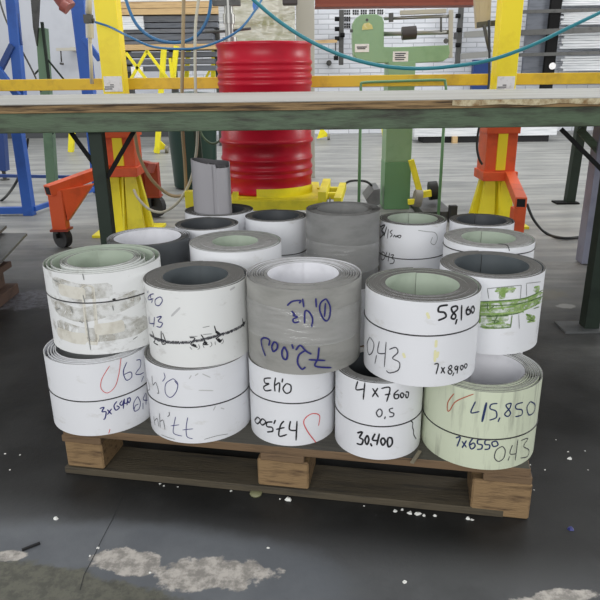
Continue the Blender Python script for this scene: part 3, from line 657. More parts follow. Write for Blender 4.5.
br((561, 129, 2.47), (604, 172, 2.44), .008); br((579, 129, 3.4), (606, 158, 3.36), .02, 'bench_green')

# ------------------------------------------------------------------ gantry posts
def caster(root, x, y, r, z_plate, yaw):
    q = MB(); q.box((x, y, z_plate), (.11, .1, .012)); q.build('plate', M['orange_dark'], root)
    q = MB(); q.cyl((x, y, z_plate - .006), (x, y, z_plate - .03), .025)
    dx, dy = math.cos(yaw) * .03, math.sin(yaw) * .03
    for s in (-1, 1): q.bar((x + s * dx, y + s * dy, z_plate - .02), (x + s * dx, y + s * dy, r), .03, .006, up=Vector((dx, dy, 0)).cross(Vector((0, 0, 1))))
    fk = q.build('fork', M['black_steel'], root)
    q = MB(); q.cyl((x - dx * .75, y - dy * .75, r), (x + dx * .75, y + dy * .75, r), r, n=28); q.build('wheel', M['rubber'], fk)
def hollow_end(a, b, wd, root, m, name='arm'):
    a, b = Vector(a), Vector(b); q = MB(); q.bar(a, b, wd, wd, up=Vector((0, 0, 1))); o = q.build(name, M[m], root, .003)
    d = (b - a).normalized(); k = MB(); k.bar(b - d * .01, b + d * .0012, wd * .72, wd * .72, up=Vector((0, 0, 1))); k.build('open_end', M['hole'], o)
    return o
def gantry(px_mid, Y, label, sl_px, base_px, legs):
    base = at(base_px[0], base_px[1], Y); X = base.x
    root = thing('gantry_post', label, 'gantry post', (X, Y, 0))
    zs1, zs0 = at(sl_px[0], sl_px[1], Y - .12).z, at(sl_px[0], sl_px[2], Y - .12).z
    wd = .134
    q = MB(); q.box((X, Y, (zs0 + 3.2) / 2), (wd, .12, 3.2 - zs0)); q.build('post', M['yellow'], root, .004)
    q = MB(); q.box((X, Y, (zs0 + zs1) / 2), (wd + .068, .2, zs1 - zs0)); q.box((X, Y, zs1 - .025), (wd + .085, .23, .05)); q.box((X, Y - .01, zs0 + .03), (wd + .095, .24, .06))
    q.build('sleeve', M['orange'], root, .004)
    q = MB(); q.box((X + .0, Y - .106, (zs0 + zs1) / 2 + .01), (.062, .014, zs1 - zs0 - .12)); q.build('stripe', M['yellow'], root)
    q = MB(); z = zs0
    for s in (-1, 1):
        q.prism([(X + s * .13, Y - .115, .0), (X + s * .012, Y - .125, 0), (X + s * .02, Y - .09, z), (X + s * .085, Y - .085, z)], (0, .03, 0))
    q.prism([(X - .16, Y, 0), (X + .16, Y, 0), (X + .09, Y, z), (X - .09, Y, z)], (0, .05, 0))
    q.prism([(X, Y - .2, 0), (X, Y + .2, 0), (X, Y + .07, z), (X, Y - .09, z)], (.012, 0, 0))
    q.box((X, Y, .008), (.42, .36, .016))
    q.build('pedestal', M['yellow_green'], root)
    zl1, zl0 = at(px_mid, 77, Y - .06).z, at(px_mid, 91, Y - .06).z
    q = MB(); q.box((X, Y - .0615, (zl1 + zl0) / 2), (wd * .84, .002, (zl1 - zl0) * 1.1)); ls_ = q.build('label_sticker', M['paper'], root); ls_['label'] = 'torn white paper label'
    k = MB()
    for i, (dx, wdt) in enumerate(((-.03, .05), (-.01, .07), (.03, .03))): k.box((X - .02 + dx * .4, Y - .063, zl0 + .012 + .012 * i), (wdt * (.8 if i else 1), .001, .006))
    k.build('label_print', M['ink_thin'], ls_)
    for lg in legs: lg(root, X, Y, zs0)
    return root, X
def left_legs(root, X, Y, z):
    e = ground(61, 248); zt = at(56, 190, e.y).z
    hollow_end((X - .08, Y - .1, z + .05), (e.x - .02, e.y - .03, zt), .065, root, 'orange')
    q = MB(); zp = at(58, 230, e.y).z; q.box((e.x + .012, e.y + .02, (zt + zp) / 2), (.085, .075, zt - zp)); q.prism([(e.x + .05, e.y, zt), (e.x + .2, e.y + .13, zt + .01), (e.x + .06, e.y + .01, zp + .05)], (0, .06, 0)); q.build('leg', M['orange'], root, .003)
    caster(root, e.x + .012, e.y + .02, .064, zp, 1.0)
    e = ground(156, 217); zt = at(150, 163, e.y).z; zp = at(154, 196, e.y).z
    q = MB(); q.bar((X + .1, Y + .08, z + .04), (e.x, e.y, zt - .03), .07); q.build('arm', M['orange_dark'], root, .003)
    q = MB(); q.box((e.x, e.y, (zt + zp) / 2), (.1, .08, zt - zp)); q.prism([(e.x - .05, e.y, zt - .04), (e.x - .2, e.y - .1, zt - .06), (e.x - .04, e.y, zp)], (0, .05, 0)); q.build('leg', M['orange_dark'], root, .003)
    caster(root, e.x, e.y, .085, zp, 1.15)
def right_legs(root, X, Y, z):
    ey = 3.5; e = at(521, 203, ey)
    hollow_end((X + .07, Y - .1, z + .03), (e.x, ey, e.z), .062, root, 'orange')
    zp = .13
    q = MB(); q.box((e.x, ey + .035, (e.z - .03 + zp) / 2), (.068, .068, e.z - .03 - zp)); q.build('leg', M['orange'], root, .003)
    caster(root, e.x, ey + .035, .055, zp, .3)
    q = MB(); q.bar((X + .05, Y + .1, z + .05), (X + .12, Y + .5, z + .02), .06); q.build('arm', M['orange_dark'], root, .003)
    q = MB(); q.box((X + .12, Y + .5, (z + .05 + zp) / 2), (.068, .068, z + .05 - zp)); q.build('leg', M['orange_dark'], root, .003)
    caster(root, X + .12, Y + .5, .055, zp, .3)
gantry(108, 4.3, 'tall yellow gantry post with orange wheeled foot, left of the red drum', (120, 130, 177), (127.5, 200), [left_legs])
gantry(504, 4.4, 'tall yellow gantry post with orange foot, right of the green machine', (497, 126, 181), (493, 195), [right_legs])
yb = 4.62
a, b = at(-60, 86.5, yb), at(660, 77, yb)
q = MB(); q.box(((a.x + b.x) / 2, yb, (a.z + b.z) / 2), (b.x - a.x, .06, .074)); tag(q.build('crossbar', M['yellow_deep'], bevel=.004), 'long ochre yellow crossbar running behind the workbench and both posts', 'crossbar')
# struts that carry the crossbar at each end
# ------------------------------------------------------------------ red drum on its trolley
DY = 4.16
dx = at(266, 120, DY).x; zd0 = at(266, 197, DY - .285).z; zd1 = at(266, 40.5, DY - .285).z
drum = thing('steel_drum', 'red ribbed steel drum standing upright on a yellow trolley', 'drum', (dx, DY, zd0))
prof = [(.0, 0), (.27, 0), (.288, .006), (.29, .02), (.283, .03)]
zr = lambda y: at(266, y, DY - .285).z - zd0
def rib(z, r=.012, hh=.016): return [(.283, z - hh), (.283 + r * .7, z - hh * .5), (.283 + r, z), (.283 + r * .7, z + hh * .5), (.283, z + hh)]
for y in (179, 172, 162): prof += rib(zr(y), .008, .018)
prof += rib(zr(144), .014, .02)
for y in (84, 77, 69): prof += rib(zr(y), .008, .018)
prof += rib(zr(62), .01, .018)
H = zd1 - zd0
prof += [(.283, H - .03), (.289, H - .018), (.292, H - .008), (.288, H), (.278, H), (.276, H - .02), (0, H - .02)]
q = MB(); q.lathe((dx, DY, zd0), prof, n=72); q.build('shell', M['red'], drum)
q = MB(); q.cyl((dx - .14, DY - .1, zd0 + H - .02), (dx - .14, DY - .1, zd0 + H - .004), .035); q.build('bung', M['steel'], drum)
tx0, tx1 = at(196, 195, 3.8).x, at(322, 195, 3.8).x
tr = thing('drum_trolley', 'low yellow steel trolley carrying the red drum', 'trolley', (dx, DY, 0))
q = MB(); q.box(((tx0 + tx1) / 2, 4.12, zd0 - .02), (tx1 - tx0, .64, .04)); q.box(((tx0 + tx1) / 2, 3.8, zd0 - .035), (tx1 - tx0, .04, .06)); q.build('platform', M['yellow_green'], tr, .003)
for c_, sz_ in (((tx0 - .02, 3.84, zd0), (.1, .06, .1)), ((at(235, 190, 3.8).x, 3.82, zd0 + .02), (.035, .03, .045))):
    q = MB(); q.box(c_, sz_); q.build('end_stop', M['yellow_green'], tr, .003)
q = MB()
aa = [math.radians(-100 + 75 * i / 20) for i in range(21)]
for i in range(20):
    p0 = Vector((dx + .31 * math.cos(aa[i]), DY + .31 * math.sin(aa[i]), zd0 + .025)); p1 = Vector((dx + .31 * math.cos(aa[i + 1]), DY + .31 * math.sin(aa[i + 1]), zd0 + .025))
    q.bar(p0, p1, .05, .008, up=Vector((0, 0, 1)).cross(p1 - p0))
q.build('drum_guard', M['yellow_green'], tr)
xa, xb_ = at(325, 192, 3.82), at(345, 192, 3.82)
q = MB(); q.bar((xa.x - .02, 3.74, zd0 + .02), (xa.x + .03, 4.25, zd0 + .02), .05, .06, up=Vector((0, 0, 1))); q.bar((xb_.x - .05, 3.74, zd0 - .01), (xb_.x + .02, 4.3, zd0 - .01), .045, .05, up=Vector((0, 0, 1)))
for y in (3.95, 4.15): q.bar((tx1 - .02, y, zd0 - .01), (xb_.x - .02, y, zd0 - .01), .04, .04)
q.build('side_frame', M['yellow_green'], tr, .003)
for x in (tx0 + .08, xb_.x - .06):
    for y in (3.9, 4.32):
        k = .055; q = MB(); q.cyl((x - .02, y, k), (x + .02, y, k), k); q.build('wheel', M['rubber'], tr)
        q = MB()
        for s in (-1, 1): q.box((x + s * .026, y, (k + zd0 - .03) / 2), (.006, .04, zd0 - .03 - k + .03))
        q.build('fork', M['steel'], tr)

# pump on the drum
px_ = at(229, 20, 4.06).x
pump = thing('drum_pump', 'grey hand pump with side lever standing on the red drum', 'pump', (px_ , 4.06, zd0 + H - .02))
zt_ = at(229, -12, 4.06).z
q = MB(); zz0 = zd0 + H - .02; q.cyl((px_, 4.06, zz0), (px_, 4.06, zz0 + .05), .042); q.cyl((px_, 4.06, zz0 + .05), (px_, 4.06, zt_), .026); q.cyl((px_, 4.06, at(229, 24, 4.06).z), (px_, 4.06, at(229, 14, 4.06).z), .034); q.build('pump_body', M['steel'], pump)
q = MB(); q.box((px_ - .01, 4.06, at(229, 3, 4.06).z), (.16, .05, .03)); q.build('pump_head', M['dark_metal'], pump)
q = MB(); q.tube([at(205, 32, 4.06), at(228, 31, 4.06), at(251, 28.5, 4.06)], .008); q.build('lever', M['dark_metal'], pump)

# ------------------------------------------------------------------ green machine
GY = 4.95
gm = thing('throat_press', 'mint green C-frame machine with steel rails behind the workbench', 'machine', (at(398, 130, GY).x, GY, 0))
A_ = lambda x, y, dy=0: at(x, y, GY + dy)
head = [(353, 42), (353, 24), (356, 18), (361, 14.5), (376, 14), (382, 16.5), (384, 22), (384, 47), (400, 47), (449, 45), (450, 53), (448, 58), (443, 61.5), (415, 63), (362, 63), (357, 60), (354, 55)]
q = MB(); q.prism([A_(*p) for p in head][::-1], (0, .14, 0)); q.build('head', M['machine_green'], gm, .006)
xc0, xc1 = A_(386, 140).x, A_(412, 140).x; zsw = A_(398, 162).z
q = MB(); q.box(((xc0 + xc1) / 2, GY + .11, (zsw + A_(398, 62).z) / 2), (xc1 - xc0, .24, A_(398, 62).z - zsw)); q.build('column', M['machine_green'], gm, .004)
q = MB(); q.box(((xc0 + xc1) / 2, GY + .11, zsw / 2), (xc1 - xc0 + .004, .244, zsw)); q.build('pedestal', M['machine_green_low'], gm, .004)
q = MB(); q.tube([A_(384, 18.5, .06), A_(452, 16, .06)], .012); q.tube([A_(384, 34, .06), A_(450, 32, .06)], .016); q.build('rail', M['steel'], gm)
q = MB(); q.cyl(A_(402, 33.5, .02), A_(416, 32.5, .02), .045); q.build('roller', M['roller'], gm)
for a_, b_, w_ in ((A_(391, 13, .03), A_(391, 22, .03), .03), (A_(441, 17, .05), A_(441, 32, .05), .012), (A_(350, 31, .03), A_(355, 31, .03), .02)):
    q = MB(); q.bar(a_, b_, w_); q.build('clamp', M['dark_metal'], gm)
q = MB(); q.bar(A_(400, 12.8, .05), A_(446, 11, .05), .03); q.bar(A_(451, 10, .05), A_(450, 58, .05), .03); q.build('side_frame', M['beige_post'], gm, .003)
q = MB(); q.cyl(A_(446, 41, .0), A_(446, 41, .04), .018); q.build('knob', M['dark_metal'], gm)
for (x0, y0, x1, y1) in ((355, 44, 369, 52), (393, 51.5, 408, 61.5)):
    c0, c1 = A_(x0, y0, -.004), A_(x1, y1, -.004)
    q = MB(); q.box(((c0.x + c1.x) / 2, GY - .003, (c0.z + c1.z) / 2), (c1.x - c0.x, .003, c0.z - c1.z)); lb = q.build('label_sticker', M['paper'], gm); lb['label'] = 'small white paper label'
    k = MB(); wq = c1.x - c0.x
    for i in range(2 if x0 < 390 else 4):
        zz_ = c0.z - (c0.z - c1.z) * ((.38 + .2 * i) if x0 < 390 else (.2 + .2 * i))
        k.box(((c0.x + c1.x) / 2 - wq * (.05 if i % 2 else .02), GY - .0052, zz_), (wq * (.7 - .12 * (i % 2)), .001, .008))
    k.build('label_print', M['ink_thin'], lb)
q = MB(); c = A_(368, 27, -.004)
q.prism([A_(362, 30, -.004), A_(373, 29, -.004), A_(372, 25, -.004), A_(369, 22.5, -.004), A_(364, 23.5, -.004), A_(362.5, 26, -.004)][::-1], (0, .003, 0)); q.build('emblem', M['sticker'], gm)['label'] = 'faded gold sticker'
q = MB(); q.cyl(A_(367, 20, -.003), A_(367, 20, .01), .01); q.build('bolt', M['dark_metal'], gm)
pp = thing('guard_rail', 'low grey-green bent pipe in front of the ochre crossbar', 'pipe', (A_(360, 85).x, 4.5, 0))
q = MB(); q.tube(spline([at(361, 92, 4.5), at(361, 85, 4.5), at(364, 82.5, 4.5), at(388, 81.5, 4.5), at(440, 80, 4.5), at(445, 82, 4.5), at(446, 90, 4.5)], 5), .009)
bx = (at(361, 92, 4.5), at(446, 90, 4.5))
for b_ in bx: q.tube([b_, (b_.x, 4.5, 0)], .011)
q.build('pipe', M['machine_green_low'], pp)

# ------------------------------------------------------------------ blue frame at the left
bf = thing('blue_rack', 'blue steel frame of uprights and rails at the left', 'frame', ground(30, 215))
g0 = ground(30, 215); Yb = g0.y
def bluebar(name, pts, wd, m='blue'):
    q = MB()
    for a, b in zip(pts, pts[1:]): q.bar(a, b, wd)
    return q.build(name, M[m], bf, .003)
bluebar('upright', [g0 + Vector((0, 0, .0)), at(17, 125, Yb)], .075)
bluebar('upright', [at(22, 108, Yb), at(11, -10, Yb)], .068)
bluebar('cross_tie', [at(10, 118, Yb), at(30, 114, Yb)], .06)
bluebar('strut', [at(14, -5, Yb), at(21.5, 45, Yb)], .018, 'blue_dark')
bluebar('brace', [at(12.5, 45, Yb - .04), at(-4, 78, Yb - .04)], .04, 'blue_dark')
bluebar('brace', [at(-3, 68, Yb - .08), at(18, 96, Yb - .08)], .045)
g1 = ground(100, 192)
bluebar('upright', [Vector((g1.x, g1.y, 0)), at(78, -10, g1.y)], .1)
bluebar('upright', [at(83, 88, g1.y + .1), at(73, 8, g1.y + .1)], .03, 'blue')
bluebar('brace', [at(84, 38, g1.y - .05), at(100, 60, g1.y - .05)], .045)
zr_ = at(30, 209, Yb).z
bluebar('floor_rail', [at(34, 209, Yb), at(100, 187, g1.y)], .035)
bluebar('floor_rail', [at(-30, 211, Yb), at(28, 210, Yb)], .05)
g2 = ground(5, 180)
bluebar('upright', [Vector((g2.x, g2.y, .1)), at(-1, 110, g2.y)], .095, 'blue_dark')
q = MB(); q.cyl((g2.x, g2.y, 0), (g2.x, g2.y, .11), .02); q.cyl((g2.x, g2.y, 0), (g2.x, g2.y, .012), .045); q.build('levelling_foot', M['dark_metal'], bf)
bluebar('floor_rail', [at(-40, 175, 6.4), at(100, 177.5, 6.4)], .03, 'blue_dark')

gp0 = ground(53, 190)
gp = thing('green_post', 'slim leaning green post with dark blade behind the blue frame', 'post', gp0)
q = MB(); q.bar(gp0, at(42, 28, gp0.y), .085); q.build('post', M['post_green'], gp, .004)
q = MB(); q.bar(at(49, 80, gp0.y - .05), at(42, 22, gp0.y - .05), .022); q.build('side_rod', M['leg_green'], gp)
q = MB(); q.prism([at(30, -8, gp0.y - .08), at(39.5, -8, gp0.y - .08), at(37, 38, gp0.y - .08), at(36.5, 46, gp0.y - .08), at(33, 28, gp0.y - .08)], (0, .03, 0)); q.build('blade', M['dark_metal'], gp)
q = MB()
for a, b in (((48, 60), (66, 82)), ((47, 61), (35, 74)), ((55, 130), (46, 143))): q.bar(at(*a, gp0.y - .03), at(*b, gp0.y - .03), .014)
q.build('stay', M['leg_green'], gp)

# hoist, regulator, hook bracket
q = MB()
hc = at(66, 2, 5.0); q.cyl(at(60, -4, 5.0), at(69, 8, 5.0), .055); q.cyl(at(62, 5, 4.95), at(68, 9, 4.95), .04); hb = q.build('hoist_handle', M['hoist']); tag(hb, 'dull red hoist body hanging in front of the blue upright', 'hoist')
fr = thing('filter_regulator', 'grey air filter bowl with blue hose valve beside the left post', 'air regulator', at(90, 30, 4.45))
q = MB(); q.cyl(at(90, 38, 4.42), at(89.5, 24, 4.42), .025); q.cyl(at(90, 42, 4.42), at(90, 38, 4.42), .012); q.build('bowl', M['beige_post'], fr)
q = MB(); q.box(at(88.5, 19, 4.42), (.05, .05, .05)); q.cyl(at(84, 19, 4.42), at(94, 20.5, 4.42), .014); q.cyl(at(88, 12, 4.42), at(88, 16, 4.42), .01); q.build('valve', M['dark_metal'], fr)
q = MB(); q.tube([at(90, 42, 4.42), at(92, 84, 4.42)], .012); q.build('pipe', M['beige_post'], fr)
q = MB(); q.tube([at(89, -6, 4.42), at(88.5, 14, 4.42)], .02); q.build('pipe', M['beige_post'], fr)
hk = thing('hook_bracket', 'pale beam arm with small hanging hook on the left wall', 'bracket', at(66, 49, 11.4))
q = MB(); q.bar(at(56.5, 49.5, 11.4), at(80, 49, 11.4), .045); q.bar(at(72, 49, 11.4), at(72, 49, 11.4) + Vector((0, .21, 0)), .06); q.build('arm', M['beige_post'], hk)
q = MB(); q.tube([at(60.8, 51, 11.4), at(61.5, 62, 11.4)], .012); q.tube([at(60, 63.5, 11.4), at(63.5, 64, 11.4)], .018); q.build('hook', M['dark_metal'], hk)

# ------------------------------------------------------------------ sheet shelf behind the left post
SY = 9.6
sh = thing('sheet_rack', 'rack of dark metal sheets with timber boards, behind yellow trestles', 'rack', at(170, 60, SY))
sx0, sx1 = at(116, 40, SY).x, at(218, 40, SY).x
for x in (sx0 + .06, (sx0 + sx1) / 2, sx1 - .05):
    q = MB(); q.box((x, SY + .35, 1.2), (.09, .09, 2.4)); q.build('upright', M['dark_metal'], sh)
for i, (y0, y1) in enumerate(((50, 44.5), (15, 9), (8.5, 2.5))):
    z0, z1 = at(168, y0, SY).z, at(168, y1, SY).z
    q = MB(); q.box(((sx0 + sx1) / 2, SY + .2, (z0 + z1) / 2), (sx1 - sx0 + .06, .6, z1 - z0)); q.build('board', M['wood_light'], sh)
for i, (y0, y1, mk) in enumerate(((44, 41, 'sheet_mid'), (40, 34, 'sheet_dark'), (33, 29, 'sheet_mid'), (28, 23, 'sheet_dark'), (22, 16, 'sheet_mid'), (57, 52, 'sheet_dark'), (64, 59, 'sheet_mid'), (71, 66, 'sheet_dark'), (1.5, -6, 'sheet_white'))):
    z0, z1 = at(168, y0, SY).z, at(168, y1, SY).z
    q = MB(); q.box(((sx0 + sx1) / 2 + .05 * math.sin(i * 5), SY + .22, (z0 + z1) / 2), (sx1 - sx0 - .05, .5, z1 - z0)); q.build('sheet_stack', M[mk], sh)
q = MB(); q.box(at(131, 23, SY - .05) , (.35, .05, .17)); q.build('paper_pack', M['sheet_white'], sh)
q = MB(); q.box((at(137, 68, SY - .1).x, SY - .1, at(137, 72, SY - .1).z), (.16, .05, .14)); q.build('paper_pack', M['paper'], sh)

# yellow trestles
def trestle(label, posts, braces, foot, Y):
    t = thing('yellow_trestle', label, 'trestle', ground(*foot), 'yellow trestles behind the bench')
    for (xt, yt), (xb, yb2) in posts:
        q = MB(); q.bar(at(xt, yt, Y), at(xb, yb2, Y), .065); q.build('leg', M['yellow_green'], t)
    for (a, b) in braces:
        q = MB(); q.bar(at(*a, Y - .03), at(*b, Y - .03), .035); q.build('brace', M['yellow_green'], t)
    f = ground(*foot); q = MB(); q.cyl((f.x + .12, f.y, .05), (f.x + .16, f.y, .05), .05); q.build('wheel', M['wheel_grey'], t)
    q = MB(); q.prism([(f.x - .05, f.y, .02), (f.x + .16, f.y, .06), (f.x + .02, f.y, .2)], (0, .04, 0)); q.build('foot', M['yellow_green'], t)
trestle('yellow trestle with crossed struts just right of the left gantry post', [((164, 48), (157, 153))], [((126, 53), (146, 79)), ((147, 51), (131, 79)), ((147, 51), (168, 79))], (157, 153), 8.95)
trestle('yellow trestle between the two beige hanging hoses', [((176.5, 46), (173, 80))], [((170, 58), (172, 80))], (200, 146), 9.4)
trestle('yellow trestle leaning just left of the red drum rim', [((188.5, 49), (186.5, 80)), ((214, 48), (213, 80))], [((217, 56), (206, 78))], (320, 140), 10.4)
for px0, py0, px1, py1, lab in ((73.5, 128, 71, 152, 'short yellow trestle leg far under the bench at the left'), (381, 128, 386, 146, 'short yellow trestle leg seen beside the green machine column'), (207, 75, 210, 128, 'yellow trestle leg hidden behind the drum')):
    if 'hidden' in lab: continue
    e = ground(px1, py1); q = MB(); q.bar(e, at(px0, py0 - 25, e.y), .07); tag(q.build('trestle_leg', M['yellow_green']), lab, 'trestle leg')

# plastic-wrapped panel and beige board behind the drum
f0, f1 = at(219, 20, 6.2), at(295, 20, 6.2)
q = MB(); nx, nz_ = 36, 44; zt2 = 2.0
for j in range(nz_ + 1):
    for i in range(nx + 1):
        x = f0.x + (f1.x - f0.x) * i / nx; z = .12 + (zt2 - .12) * j / nz_
        q.v.append((x, 6.2 + .02 * noise.noise(Vector((x * 5, 0, z * 7))) + .012 * noise.noise(Vector((x * 14, 3, z * 22))), z))
for j in range(nz_):
    for i in range(nx): q.face((j * (nx + 1) + i, j * (nx + 1) + i + 1, (j + 1) * (nx + 1) + i + 1, (j + 1) * (nx + 1) + i), 0, True)
wp = thing('wrapped_panel', 'tall panel wrapped in crinkled clear plastic behind the red drum', 'wrapped panel', ((f0.x + f1.x) / 2, 6.25, 0))
q.build('plastic_wrap', M['foil'], wp)
k = MB(); k.box(((f0.x + f1.x) / 2, 6.29, (.1 + zt2) / 2), (f1.x - f0.x, .1, zt2 - .1)); k.box(((f0.x + f1.x) / 2, 6.29, .05), (f1.x - f0.x, .4, .1)); k.build('panel', M['beige_post'], wp)
k = MB(); k.box((at(220, 20, 6.15).x + .02, 6.15, 1.0), (.05, .05, 2.0)); k.build('white_edge', M['sheet_white'], wp)
b0, b1 = at(296, 30, 6.6), at(314.5, 30, 6.6)
q = MB(); q.box(((b0.x + b1.x) / 2, 6.65, 1.3), (b1.x - b0.x, .1, 2.6)); tag(q.build('beige_board', M['beige_post'], bevel=.004), 'tall narrow beige board standing between drum and brick wall', 'board')
q = MB(); q.box(at(290, 1.5, 5.6), (.12, .1, .055)); q.tube([at(290, -2, 5.6), at(290, -40, 5.6)], .01); tag(q.build('hanging_control', M['roller'], bevel=.01), 'dark purple-black control box hanging above the drum', 'control box')
q = MB(); q.prism([at(253, 0, 5.0), at(259, 2, 5.0), at(258, 8, 5.0), at(254, 12, 5.0), at(252.5, 6, 5.0)], (0, .05, 0)); tag(q.build('blue_tag', M['blue_plastic']), 'bright blue plastic nozzle holder hanging on the hose above the drum', 'nozzle holder')

# girder at the top
q = MB(); g_0, g_1 = at(315, 8.5, 6.8), at(474, 6.0, 6.8)
zc = (g_0.z + g_1.z) / 2
q.box(((g_0.x + g_1.x) / 2, 6.8, zc + .012), (g_1.x - g_0.x, .24, .024)); q.box(((g_0.x + g_1.x) / 2, 6.8, zc + .14), (g_1.x - g_0.x, .03, .26)); q.box(((g_0.x + g_1.x) / 2, 6.8, zc + .27), (g_1.x - g_0.x, .24, .024))
q.box((g_0.x + .05, 6.8, (zc + .28 + 4.5) / 2), (.05, .05, 4.5 - zc - .28)); q.box((g_1.x - .05, 6.8, (zc + .28 + 4.5) / 2), (.05, .05, 4.5 - zc - .28))
tag(q.build('girder', M['girder'], bevel=.003), 'red-brown steel girder crossing the top in front of the brick wall', 'girder')

# vent in the brick wall
vy = 11.69
vn = thing('air_brick_vent', 'block of black air holes in the white brick wall above the machine', 'vent', at(365, 17, vy))
k = MB()
cols = [(345, 0), (353.5, 0), (361.5, 0), (370, 0), (378, 0), (345, 1), (345, 2)]
for cx_, rw in cols:
    for i in range(3):
        for j in range(2):
            p = at(cx_ + i * 2.2 , 11 + rw * 6.6 + j * 2.7 - (cx_ - 345) * .012, vy); k.box(p, (.024, .02, .032))
k.build('air_holes', M['hole'], vn)
q = MB(); zc_ = at(365, 13, vy).z; q.box((at(363, 11, vy).x, vy + .006, zc_ - .0), (.74, .012, .13)); q.build('vent_surround', M['sheet_white'], vn)

# cantilever racks on the back wall
def upright_rack(label, xm, y0, y1, Y, lugs):
    t = thing('rack_upright', label, 'rack upright', at(xm, y1, Y), 'dark rack uprights on the back wall')
    a, b = at(xm, y0, Y), at(xm, y1, Y)
    q = MB(); q.box((b.x, Y, (a.z + b.z) / 2), (.075, .08, a.z - b.z)); q.box((b.x, Y + .16, (a.z + b.z) / 2), (.05, .3, .1)); q.build('upright', M['dark_metal'], t)
    for x, y in lugs:
        q = MB(); q.cyl(at(x - 2.2, y, Y - .05), at(x + 2.2, y, Y - .05), .035, n=12); q.build('lug', M['black_steel'], t)
    return t
t = upright_rack('dark bolted upright left of the machine head, with short pins', 341, 10, 65, 11.4, ((337, 19), (337, 29), (337, 38.5), (342.5, 35), (336, 58)))
q = MB(); q.bar(at(315, 42, 11.35), at(337, 41, 11.35), .05); q.build('arm', M['wood_light'], t)
q = MB(); q.bar(at(335.5, 43, 11.35), at(335.5, 58, 11.35), .02); q.build('pin', M['dark_metal'], t)
upright_rack('dark bolted upright between the machine and the right gantry post', 457.5, 5, 64, 11.4, ((458, 16), (459, 30), (458, 45)))
q = MB(); q.cyl(at(329, 63, 11.69), at(329, 63, 11.62), .045); tag(q.build('wall_cap', M['dark_metal']), 'small round grey cap on the brick wall', 'cap')

ry = 10.6
rr = thing('cantilever_rack', 'dark cantilever rack with long arms holding white and grey sheets, right side', 'rack', at(553, 80, ry))
for x in (553.5, 700):
    q = MB(); p = at(x, 40, ry); q.box((p.x, ry + .1, 1.4), (.16, .14, 2.8)); q.build('upright', M['black_steel'], rr)
for (xa_, ya, yb3) in ((522, 12, 7.5), (519, 33, 26), (519, 55, 50.5)):
    a, b = at(xa_, ya, ry - .05), at(700, yb3, ry - .05); q = MB(); q.bar(a, at(680, yb3, ry - .05),   .05 if ya != 33 else .08); q.build('arm', M['dark_metal'], rr)
for a, b in (((464, 35), (490, 33)), ((461, 56.5), (490, 54))):
    q = MB(); q.bar(at(*a, ry - .3), at(*b, ry - .3), .085); q.build('arm', M['steel'], rr)
q = MB(); g = [at(522, 76, ry + .12), at(551, 76, ry + .12)]; zl = at(535, 75, ry + .12).z; q.box(((g[0].x + g[1].x) / 2, ry + .15, (zl + 2.6) / 2), (g[1].x - g[0].x, .08, 2.6 - zl)); q.build('grey_sheet_pack', M['sheet_dark'], rr)
for y0, y1 in ((71, 56), (49, 33), (25, 12), (6, -6)):
    a, b = at(560, y0, ry + .2), at(700, y1, ry + .2)
    q = MB(); n0 = 6; z0, z1 = a.z, at(580, y1, ry + .2).z
    for i in range(n0): q.box(((a.x + b.x) / 2 + .03 * math.sin(i * 3.7 + y0), ry + .45, z0 + (z1 - z0) * (i + .5) / n0), (b.x - a.x, .6, (z1 - z0) / n0 * .86))
    q.build('white_sheet_pack', M['sheet_white'], rr)
q = MB(); q.cyl(at(552.5, 66, ry - .1), at(552.5, 66, ry - .14), .05); q.build('white_cap', M['paper'], rr)
q = MB(); p = at(481, 66, 11.6); q.box((p.x, 11.6, (p.z + .1) / 2), (.28, .15, p.z + .1)); tag(q.build('blue_cabinet', M['blue_dark'], bevel=.005), 'blue cabinet standing behind the crossbar left of the right post', 'cabinet')
# bundle of tubes by the right post
bd = thing('cardboard_bundle', 'bundle of buff cardboard lengths hanging beside the right gantry post', 'bundle', at(485, 28, 4.7))
for (x0_, y0_, x1_, y1_, r_) in ((477, -8, 479, 28, .02), (483, -8, 482, 26, .024), (488, -8, 486.5, 25, .018)):
    q = MB(); q.bar(at(x0_, y0_, 4.72), at(x1_, y1_, 4.72), r_ * 2.2); q.build('cardboard_length', M['card'], bd)
q = MB(); q.bar(at(477, 25, 4.68), at(496, 23, 4.68), .035, .02); q.tube([at(484, 25, 4.67), at(487, 40, 4.67), at(490, 52, 4.67)], .012); q.build('clamp', M['dark_metal'], bd)

# stack of white sheets on the floor far under the bench
sf = ground(440, 143)
ss = thing('sheet_stack', 'low stack of white sheets on dark skids on the far floor', 'sheet stack', sf)
e1 = ground(543, 141); zt3 = at(440, 128, sf.y).z; zm3 = at(440, 136.5, sf.y).z
q = MB(); q.box(((sf.x + e1.x) / 2 - .12, sf.y + .25, (zt3 + zm3) / 2), (e1.x - sf.x + .55, .5, zt3 - zm3)); q.build('white_sheets', M['sheet_white'], ss)
q = MB(); q.box(((sf.x + e1.x) / 2 - .1, sf.y + .25, zm3 / 2), (e1.x - sf.x + .3, .45, zm3)); q.build('skid', M['hole'], ss)
p = at(454.5, 140.5, sf.y - .02); q = MB(); q.box((p.x, sf.y - .01, zm3 / 2), (.075, .1, zm3)); q.build('block', M['wood_light'], ss)

